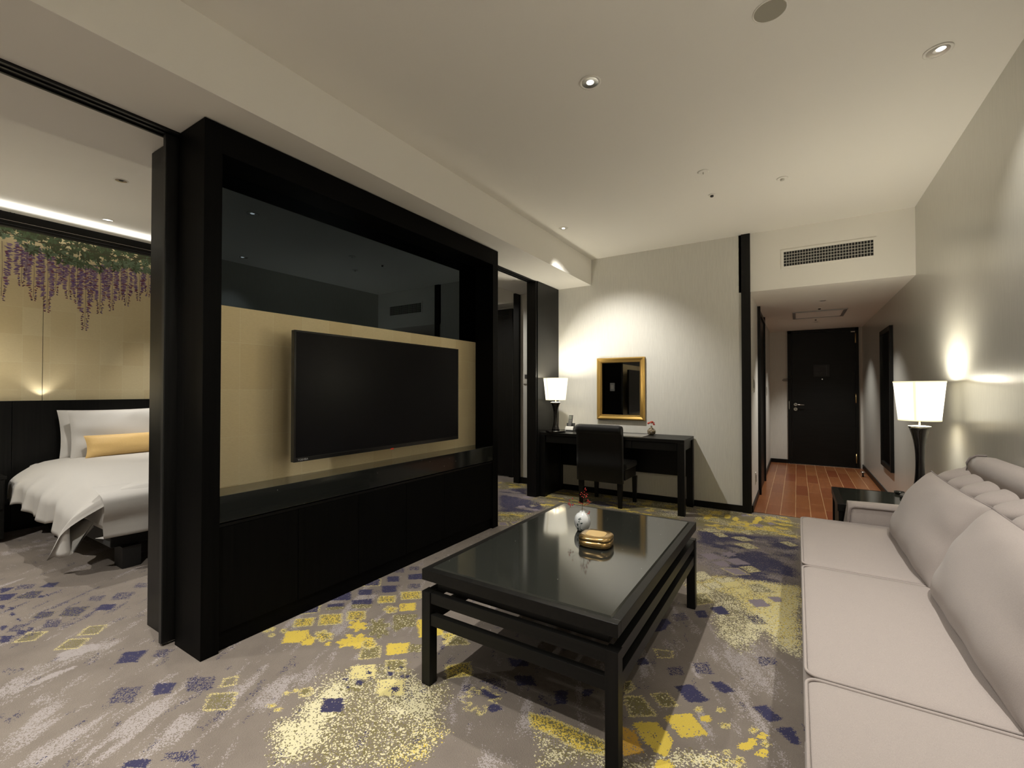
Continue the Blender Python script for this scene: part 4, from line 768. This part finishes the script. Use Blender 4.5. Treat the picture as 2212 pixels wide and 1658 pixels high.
def lamp(x, y, z0, bh, sh0, sh1, r0, r1, lab, wp, br=.112):
    t = thing('table_lamp', (x, y, z0), lab, 'lamp', 'lamps with cream shades and black waisted stems')
    build('foot', MB().lathe(x, y, [(br, z0), (br, z0+.018), (br*.97, z0+.021)], 40), M['lacquer'], t)
    n = 20; prof = []
    for i in range(n+1):
        f = i/n; u = f*2-1; r = .0225+.0325*abs(u-(-.0))**2.4 if u > 0 else .0225+.022*abs(u)**2.2
        prof.append((r, z0+.021+f*(bh-.021)))
    build('stem', MB().lathe(x, y, prof, 36), M['lacquer'], t)
    build('collar', MB().lathe(x, y, [(.0555, z0+bh), (.056, z0+bh+.004), (.03, z0+bh+.007)], 30), M['silverp'], t)
    build('neck', MB().lathe(x, y, [(.0055, z0+bh+.004), (.0055, sh0+.05)], 12), M['brass'], t)
    s_ = build('lamp_shade', MB().lathe(x, y, [(r0, sh0), (r1, sh1), (r1-.0025, sh1), (r0-.0025, sh0), (r0, sh0)], 56, cap=False), M['shade'], t)
    b = MB(); th = .004
    b.lathe(x, y, [(r0+.0012, sh0-.001), (r0+.0014, sh0+.007), (r0-.003, sh0+.007), (r0-.003, sh0-.001), (r0+.0012, sh0-.001)], 56, cap=False); b.lathe(x, y, [(r1+.0012, sh1-.007), (r1+.0012, sh1+.001), (r1-.003, sh1+.001), (r1-.003, sh1-.007), (r1+.0012, sh1-.007)], 56, cap=False)
    build('trim_band', b, newmat('shade_binding', (.8, .72, .5), .7, 0, .1, (1, .88, .58), .62)[0], s_)
    b = MB()
    for k in range(3): a = R(20+120*k); b.tube([(x, y, sh1-.03), (x+(r1-.004)*math.cos(a), y+(r1-.004)*math.sin(a), sh1-.012)], .002, 6)
    build('spider', b, M['brass'], s_)
    for k in range(3):
        a = R(-110+120*k); b = MB(); w2 = .055
        b.grid([[(x+(r0+.0008+(r1-r0)*g)*math.cos(a+q*w2), y+(r0+.0008+(r1-r0)*g)*math.sin(a+q*w2), sh0+(sh1-sh0)*g) for q in (-1, -.33, .33, 1)] for g in (0.02, .5, .98)]); build('seam', b, M['seam'], s_)
    build('bulb', MB().ball((x, y, (sh0+sh1)/2+.01), .026, 0, 16, 10, (1, 1, 1.25)), newmat('lit_bulb', (1, 1, 1), .3, 0, .5, (1, .93, .75), 3.0)[0], t)
    point((x, y, sh1-.055), wp*1.9, .065, (1.0, .93, .77)); point((x, y, (sh0+sh1)/2-.045), wp*.22, .06, (1.0, .93, .77))
    return t
lamp(.655, 3.80, .484, .462, .985, 1.232, .104, .1275, 'larger lit table lamp on the side table behind the sofa', 12, .10)
lamp(.60, .02, .484, .462, .985, 1.232, .104, .1275, 'unseen table lamp added at the near end of the sofa as fill light', 7, .10)  # unseen twin lamp, added to brighten the near ceiling
lamp(-2.27, 4.50, .710, .328, 1.066, 1.308, .110, .1355, 'lit table lamp on the left end of the writing desk', 8.0)
lamp(-5.37, .40, .510, .328, .866, 1.108, .110, .1355, 'unseen bedside lamp added on the black nightstand as fill light', 8)  # unseen lamp, added to lift the bedroom ceiling and pillows

# ================================================================== DESK WALL
dk = thing('writing_desk', (-1.65, 4.63, 0), 'long black wood writing desk against the wall under the gilt mirror', 'desk')
a, c, e, f, z = -2.418, -.890, 4.403, 4.864, .71
build('desk_top', box(a, c, e, f, z-.032, z, .0015), M['wood_x'], dk)
for (x0, x1) in ((a+.075, -1.90), (-1.898, -1.385), (-1.383, c-.066)): build('drawer_front', box(x0, x1-.002, e+.004, e+.022, .602, z-.034, .001), M['wood_x'], dk)
build('back_apron', box(a+.07, c-.065, e+.30, f-.02, .60, z-.033), M['wood_x'], dk)
build('drawer_box', box(a+.08, c-.07, e+.023, e+.30, .61, z-.034), M['black'], dk)
build('modesty_panel', box(a+.06, c-.062, f-.018, f-.002, .295, z-.034, .001), M['wood_x'], dk)
for (x, y) in ((c-.062, e), (c-.062, f-.062), (a, e), (a, f-.062)): build('leg', box(x, x+.062, y, y+.062, 0, z-.033, .001), M['wood_z'], dk)
build('side_rail', box(c-.045, c-.015, e+.062, f-.062, z-.11, z-.033, .001), M['wood_y'], dk)
build('side_panel', box(a+.012, a+.05, e+.062, f-.062, 0, z-.033, .001), M['wood_y'], dk)
# desk mat
dm = thing('desk_blotter', (-1.49, 4.60, z), 'flat pale writing pad lying on the desk top behind the chair', 'writing pad')
build('sheet', box(-1.72, -1.30, 4.47, 4.76, z+.0004, z+.003, .0005), newmat('satin_pad', (.22, .21, .19), .25)[0], dm)
# chair
ch = thing('dining_chair', (-1.70, 4.52, 0), 'black upholstered high back chair with a rolled top tucked into the desk', 'chair')
m_ = MB(); rows = []
for x in np.linspace(-1.948, -1.462, 16):
    e_ = min(1, (x+1.948)/.02, (-1.462-x)/.02); k = .90+.10*math.sin(PI/2*max(0, e_)); row = []
    for (y, z_) in ((4.375, .245), (4.372, .45), (4.358, .730), (4.338, .742), (4.326, .765), (4.326, .795), (4.340, .817), (4.368, .826), (4.395, .815), (4.410, .785), (4.412, .73), (4.425, .45), (4.425, .245)):
        row.append((x, 4.37+(y-4.37)*k, z_ if z_ < .7 else .74+(z_-.74)*k))
    rows.append(row)
m_.grid(rows, 0, True)
for k in (0, 15): m_.f.append([k*13+i for i in range(13)]); m_.m.append(0); m_.sm.append(False)
m_.f.append([i*13 for i in range(16)]+[i*13+12 for i in range(15, -1, -1)]); m_.m.append(0); m_.sm.append(False)
build('backrest', m_, M['black_cloth'], ch)
build('seat', box(-1.945, -1.440, 4.426, 4.80, .375, .435, .016), M['black_cloth'], ch)
build('apron', box(-1.93, -1.45, 4.426, 4.78, .275, .374, .003), M['wood_x'], ch)
for (x, y, sx, sy) in ((-1.935, 4.385, .05, .04), (-1.520, 4.385, .05, .04), (-1.90, 4.72, .045, .045), (-1.475, 4.72, .045, .045)):
    zt = .245 if y < 4.5 else .275; k = .72; b = MB(); cx, cy = x+sx/2, y+sy/2
    v_ = [(cx+i*sx/2*k, cy+j*sy/2*k, 0) for i, j in ((-1, -1), (1, -1), (1, 1), (-1, 1))]+[(cx+i*sx/2, cy+j*sy/2, zt) for i, j in ((-1, -1), (1, -1), (1, 1), (-1, 1))]
    b.add(v_, [(3, 2, 1, 0), (4, 5, 6, 7), (0, 1, 5, 4), (1, 2, 6, 5), (2, 3, 7, 6), (3, 0, 4, 7)]); build('leg', b, M['wood_z'], ch)
ch.location.y -= .026
# gilt mirror
gm = thing('wall_mirror', (-1.652, YB-.02, .846), 'gilt framed rectangular mirror hanging on the wall above the desk', 'mirror')
x0, x1, z0, z1 = -1.925, -1.382, .846, 1.536
def frame_ring(prof):
    rows = []
    for (ins, y) in prof: rows.append([(x0+ins, y, z0+ins), (x1-ins, y, z0+ins), (x1-ins, y, z1-ins), (x0+ins, y, z1-ins)])
    m_ = MB(); m_.grid(rows, 0, False, wv=True); return m_
build('frame', frame_ring([(0, YB-.001), (0, YB-.030), (.012, YB-.041), (.017, YB-.040), (.040, YB-.030), (.048, YB-.030), (.056, YB-.018), (.056, YB-.004)]), M['goldframe'], gm)
build('mirror_glass', box(x0+.054, x1-.054, YB-.012, YB-.006, z0+.054, z1-.054), newmat('dim_mirror', (.42, .42, .42), .02, 1.0)[0], gm)
# phone
px, py = -2.185, 4.70
ph = thing('cordless_phone', (px, py, .71), 'black and silver cordless phone in its charging cradle beside the desk lamp', 'phone')
build('cradle_base', box(px-.052, px+.052, py-.045, py+.05, .7105, .726, .004), M['grey'], ph)
def wedge(x0, x1, ya, yb, za, zb, th):
    return MB().add([(x0, ya, za), (x1, ya, za), (x1, yb, zb), (x0, yb, zb), (x0, ya+th, za), (x1, ya+th, za), (x1, yb+th, zb), (x0, yb+th, zb)], [(0, 1, 2, 3), (7, 6, 5, 4), (0, 4, 5, 1), (1, 5, 6, 2), (2, 6, 7, 3), (3, 7, 4, 0)])
build('cradle_front', wedge(px-.050, px+.050, py-.046, py-.026, .7265, .765, .012), M['silverp'], ph)
build('cradle_back', box(px-.050, px+.045, py+.005, py+.035, .7265, .80, .004), M['grey'], ph)
hs = build('handset', wedge(px-.022, px+.022, py-.028, py+.012, .74, .890, .018), M['grey'], ph)
build('display', wedge(px-.016, px+.016, py-.0005, py+.0085, .845, .880, .001), newmat('phone_display', (.12, .13, .11), .15)[0], hs)
b = MB()
for i in range(5):
    for j in range(3):
        zz = .772+i*.013; yy = py-.028+(zz-.74)/.150*.040; b.box(px-.014+j*.0115, px-.008+j*.0115, yy-.002, yy+.001, zz, zz+.006)
build('keypad', b, M['silverp'], hs)
b = MB().tube([(px-.05, py+.03, .713), (px-.075, py+.10, .713), (px-.05, py+.16, .714), (px-.08, py+.22, .716)], .0022, 6); build('cable', b, M['black'], ph)
# bud vase on desk
bx_, by_ = -1.288, 4.762
v = thing('bud_vase', (bx_, by_, .71), 'small round mottled glazed vase on the right half of the writing desk', 'vase')
build('body', MB().lathe(bx_, by_, [(.024, .7105), (.027, .714), (.038, .722), (.0435, .738), (.0425, .752), (.034, .768), (.018, .780), (.009, .787), (.0085, .796), (.0115, .802), (.008, .802), (.006, .79), (.001, .789)], 32), M['glaze'], v)
fl = thing('flower_sprig', (bx_, by_, .79), 'small coral red blossoms standing in the mottled bud vase', 'flowers')
build('stem', MB().tube([(bx_, by_, .791), (bx_-.002, by_-.004, .82), (bx_, by_, .835)], .0012, 6), M['twig'], fl)
for (dx, dz, dy, r_, ms) in ((0, .0, 0, .018, 'coral'), (-.024, -.006, -.004, .014, 'coral'), (-.034, -.014, 0, .010, 'red'), (.018, -.004, .004, .014, 'coral'), (.026, -.020, -.004, .012, 'red'), (.008, .008, -.006, .013, 'coral')):
    b = MB(); cc = Vector((bx_+dx, by_+dy, .838+dz))
    for k in range(7):
        a = k*2.4; d = Vector((math.cos(a)*.5, math.sin(a)*.5, .35*math.sin(k*1.7))).normalized()*r_*.5; b.ball(cc+d, r_*.55, 0, 7, 5, (1, 1, .7))
    build('blossom', b, M[ms], fl)

# long framed mirror in the hall
hm = thing('framed_mirror', (.815, 6.27, .335), 'tall narrow black framed mirror on the right wall of the hallway', 'mirror')
b = MB(); y0, y1, z0, z1 = 5.94, 6.60, .335, 1.838; xx = .800; fw = .05
for (q0, q1, r0_, r1_) in ((y0, y1, z0, z0+fw), (y0, y1, z1-fw, z1), (y0, y0+fw, z0+fw, z1-fw), (y1-fw, y1, z0+fw, z1-fw)): b.box(xx, XR-.001, q0, q1, r0_, r1_, 0, .001)
build('frame', b, M['wood_z'], hm); build('mirror_glass', box(xx+.012, XR-.002, y0+fw, y1-fw, z0+fw, z1-fw), newmat('dark_mirror', (.25, .25, .25), .03, 1.0)[0], hm)
# switches, outlets
def plate(nm, x, y0, y1, z0, z1, lab, cat, sub):
    t = thing(nm, (x, (y0+y1)/2, z0), lab, cat); build('plate', box(x, x+.007, y0, y1, z0, z1, .001), M['white'], t)
    build(sub, box(x+.007, x+.010, y0+(y1-y0)*.28, y1-(y1-y0)*.28, z0+(z1-z0)*.2, z1-(z1-z0)*.2, .0008), M['grey'] if sub != 'rocker' else M['white'], t); return t
plate('thermostat', HX, 5.06, 5.14, 1.17, 1.31, 'white thermostat panel on the hallway wall just past the black corner post', 'thermostat', 'display')
plate('light_switch', HX, 5.20, 5.27, 1.155, 1.275, 'white switch plate on the hallway wall next to the thermostat', 'light switch', 'rocker')
plate('wall_outlet', HX, 5.30, 5.37, .20, .32, 'white power socket low on the left wall of the hallway', 'socket', 'socket_face')
plate('light_switch', HX, 7.42, 7.49, 1.10, 1.22, 'small switch plate on the left hallway wall beyond the side door', 'light switch', 'rocker')
t = thing('thermostat', (-2.872, YB+.015, 1.27), 'small white thermostat with a dark display on the bedroom wall beyond the divider', 'thermostat')
build('plate', box(-2.925, -2.835, YB+.010, YB+.019, 1.255, 1.385, .001), M['white'], t); build('display', box(-2.90, -2.85, YB+.006, YB+.010, 1.32, 1.37), M['grey'], t)

# ================================================================== BEDROOM
mu = thing('wall_mural', (XL, 1.9, 1.0), 'gold leaf wall panels painted with hanging purple wisteria behind the bed', 'mural')
seams = [YN+.02, -1.17, -.013, 1.144, 2.301, 3.458, 4.62, 5.15]
for i in range(7): build('gold_leaf_panel', box(XL-.012, XL, seams[i]+.0018, seams[i+1]-.0018, .95, CZ-.002), M['gold_leaf'], mu)
def paint(nm, cols): return [newmat(nm+str(i), c, .6, 0, .2)[0] for i, c in enumerate(cols)]
pm = paint('violet_paint_', [(.27, .17, .30), (.17, .105, .26), (.36, .26, .34), (.20, .06, .08), (.10, .05, .08)]); gmts = paint('green_paint_', [(.14, .19, .115), (.09, .13, .065), (.18, .23, .15), (.07, .08, .04)])
rs = random.Random(11); fb = MB(); lbm = MB()
def petal(m_, y, z, ang, ln, wd, mi, off):
    dy, dz = math.cos(ang), math.sin(ang); X_ = XL+off; pts = []
    for (t, s) in ((0, 0), (.3, .5), (.65, .55), (1, 0), (.65, -.45), (.3, -.5)): pts.append((X_, y+dy*t*ln-dz*s*wd, z+dz*t*ln+dy*s*wd))
    m_.add(pts, [(0, 1, 2, 3, 4, 5)], mi)
RC = [(0.894, 1.932, .05), (1.008, 2.068, .035), (1.038, 2.172, .035), (1.081, 1.957, .045), (1.166, 1.871, .04), (1.219, 2.035, .04), (1.306, 2.016, .035), (1.363, 1.977, .035), (1.418, 1.736, .055), (1.523, 1.909, .045), (1.612, 1.951, .04), (1.68, 2.065, .035), (1.727, 2.013, .04), (1.824, 2.082, .035), (1.898, 2.133, .04), (1.455, 2.03, .035), (1.267, 2.16, .035), (1.575, 2.14, .035)]
y = .82
while y > YN+.1: RC.append((y, rs.uniform(1.78, 2.18), rs.uniform(.035, .055))); y -= rs.uniform(.06, .13)
y = 1.97
while y < 5.1: RC.append((y, rs.uniform(1.78, 2.2), rs.uniform(.035, .055))); y += rs.uniform(.06, .13)
def leafz(y): return 2.41+.045*math.sin(y*3.1)+.03*math.sin(y*7.3+1)
for (y, zt, hw) in RC:
    z = zt; top = leafz(y)-.02+rs.uniform(-.03, .04); H_ = top-zt; k = 0
    fb.tube([(XL+.0008, y, zt+.03), (XL+.0008, y+.004, (zt+top)/2), (XL+.0008, y, top)], .0011, 4, 4)
    while z < top:
        f = (z-zt)/H_; wd = hw*(.22+.78*min(1, f*1.6)); small = f < .28
        for sgn in (-1, 1):
            for q in range(1 if small else 2):
                a = rs.uniform(-.55, .1); ln = (.010+.012*rs.random()) if small else (.022+.016*rs.random())
                y_ = y+sgn*wd*rs.uniform(.15, .75); mi = rs.choice([3, 4, 4, 1]) if small else rs.choice([0, 0, 1, 1, 2, 2, 3])
                petal(fb, y_, z+rs.uniform(-.005, .005), (a if sgn > 0 else PI-a), ln, .008 if small else .010, mi, .0006+.0003*rs.random())
        z += .012 if small else .0135
build('wisteria_blossom', fb, pm, mu, recalc=False)
y = YN+.1
while y < 5.1:
    for q in range(7):
        yc = y+rs.uniform(-.03, .03); zc = leafz(yc)+rs.uniform(-.03, .21); a0 = rs.uniform(0, 6.28)
        for k in range(rs.choice([5, 7, 9])):
            a = a0+k*.62+rs.uniform(-.1, .1); petal(lbm, yc, zc, a, rs.uniform(.03, .06), .014, rs.choice([0, 0, 1, 2, 3]) if zc < leafz(yc)+.07 else rs.choice([1, 3, 3]), .0009+.0004*rs.random())
    y += .045
build('wisteria_leaves', lbm, gmts, mu, recalc=False)
b = MB(); 
for k in range(12): y = YN+.2+k*.62; b.tube([(XL+.0012, y+.62*i/6, 2.50+.03*math.sin(y*2+i*.8)) for i in range(7)], .0022, 5)
build('wisteria_branch', b, M['twig'], mu)
hb = thing('headboard', (-5.56, 1.6, 0), 'long dark wood headboard panelling under the gold mural', 'headboard')
for (a, c) in ((YN+.01, -.30), (-.30, .955), (.955, 2.21), (2.21, 3.46), (3.46, 5.1)): build('panel', box(-5.598, -5.55, a+.0015, c-.0015, 0, 1.086, .001), M['wood_z'], hb)
va = thing('curtain_pelmet', (-5.38, 1.6, 2.495), 'long dark wood pelmet under the bedroom ceiling above the mural', 'pelmet')
build('front_board', box(-5.38, -5.35, YN+.01, 5.1, 2.515, 2.609, .001), M['wood_y'], va); build('underside', box(-5.50, -5.38, YN+.01, 5.1, 2.518, 2.53), M['black'], va)
build('light_strip', box(-5.355, -5.349, YN+.01, 5.1, 2.541, 2.544), M['chrome'], va); build('lower_rail', box(-5.40, -5.365, YN+.01, 5.1, 2.497, 2.514), M['black'], va)
ns = thing('nightstand', (-5.35, .55, 0), 'low black bedside cabinet left of the bed', 'nightstand')
build('body', box(-5.549, -5.19, .15, .86, .03, .485, .001), M['wood_y'], ns); build('top', box(-5.549, -5.186, .14, .87, .486, .508, .001), M['wood_y'], ns); build('drawer', box(-5.189, -5.18, .16, .85, .26, .48, .001), M['wood_y'], ns)
build('foot', box(-5.54, -5.21, .17, .84, 0, .03), M['black'], ns)
bd = thing('bed', (-4.6, 1.8, 0), 'wide bed with white duvet on a black base in the bedroom', 'bed')
build('base', box(-5.54, -3.80, 1.10, 2.62, .14, .27, .01), M['black_cloth'], bd)
for (x, y) in ((-3.90, 1.15), (-3.90, 2.5), (-5.40, 1.15), (-5.40, 2.5)): build('leg', box(x, x+.14, y, y+.10, 0, .14), M['black'], bd)
build('mattress', box(-5.54, -3.70, 1.04, 2.66, .27, .55, .045), M['linen'], bd)
# duvet: top + hanging side + foot sheet
def duvet():
    m_ = MB(); rows = []; nx = 70
    for i in range(nx+1):
        f = i/nx; x = -5.40+f*1.80; foot = sstep(.80, 1.0, f); row = []
        zt = .585+.012*math.sin(f*5)-.02*foot-.06*sstep(.965, 1, f)
        hem = .30-.03*f-.13*sstep(.70, .93, f)-.04*sstep(.93, 1.0, f)+.012*math.sin(f*40)
        fold = .018*math.sin(f*30+.5)+.012*math.sin(f*67)
        prof = [(2.68, .50), (2.64, zt-.02), (2.3, zt), (1.8, zt+.012), (1.4, zt+.010), (1.22, zt), (1.12, zt-.012), (1.05, zt-.035)]
        y1_ = 1.0-.04*foot; out = .92-.035*foot
        for k in range(1, 13):
            g = k/12; z = (zt-.035)*(1-g)+hem*g; yy = 1.05+(out-1.05)*math.sin(min(1, g*1.8)*PI/2)+fold*g*(.4+.6*g)-.02*g; prof.append((yy, z))
        prof.append((prof[-1][0]+.02, hem+.006)); prof.append((1.02, .33 if f < .9 else .30))
        for (yy, z) in prof:
            side = 1 if yy < 1.12 else 0
            xx = x + (-.36*sstep(.86, 1, f)*max(0, (.55-z)/.42)*side if side else 0) - (.03*foot*(1-side))
            row.append((xx, yy, z))
        rows.append(row)
    m_.grid(rows, 0, True); n = len(rows[0]); return m_
build('duvet', duvet(), M['linen'], bd, recalc=False)
def footsheet():
    m_ = MB(); rows = []
    for j in range(41):
        f = j/40; y = 1.0+f*1.66; row = []
        for k in range(15):
            g = k/14; z = .56-(.56-.245)*g; x = -3.655+.055*math.sin(min(1, g*1.5)*PI)-.015*g+.006*math.sin(f*22+g*5)*g
            if g < .12: x -= (.12-g)*1.0
            row.append((x, y+.03*g*(1-f)**8, z-.02*g*math.sin(f*3)*.5))
        row.append((-3.72, y, .25)); rows.append(row)
    m_.grid(rows, 0, True); return m_
build('fitted_sheet', footsheet(), M['linen'], bd, recalc=False)
for i, (dx, lab, z_, dy) in enumerate(((-.015, 'white pillow leaning on the headboard, rear one of the pair', .0, -.0), (.145, 'white pillow standing in front of its twin behind the gold bolster', -.0, .03))):
    mm, ed = pillow(.78, .44, .145, 7+i, wr=.010); Mx = frame((-5.43+dx, 1.60+dy, .785+z_), (0, 1, 0), (-.20, 0, 1)); xform(mm, Mx)
    t = thing('pillow', (-5.43+dx, 1.6, .6), lab, 'pillow', 'white pillows at the head of the bed'); build('pillow_case', mm, M['linen'], t)
mm, ed = pillow(.80, .20, .15, 3, wr=.003); Mx = frame((-5.12, 1.70, .69), (0, 1, 0), (-.25, 0, 1)); xform(mm, Mx)
t = thing('bolster', (-5.14, 1.7, .6), 'narrow pale gold bolster cushion lying before the white pillows', 'cushion'); build('cover', mm, M['gold_cloth'], t)
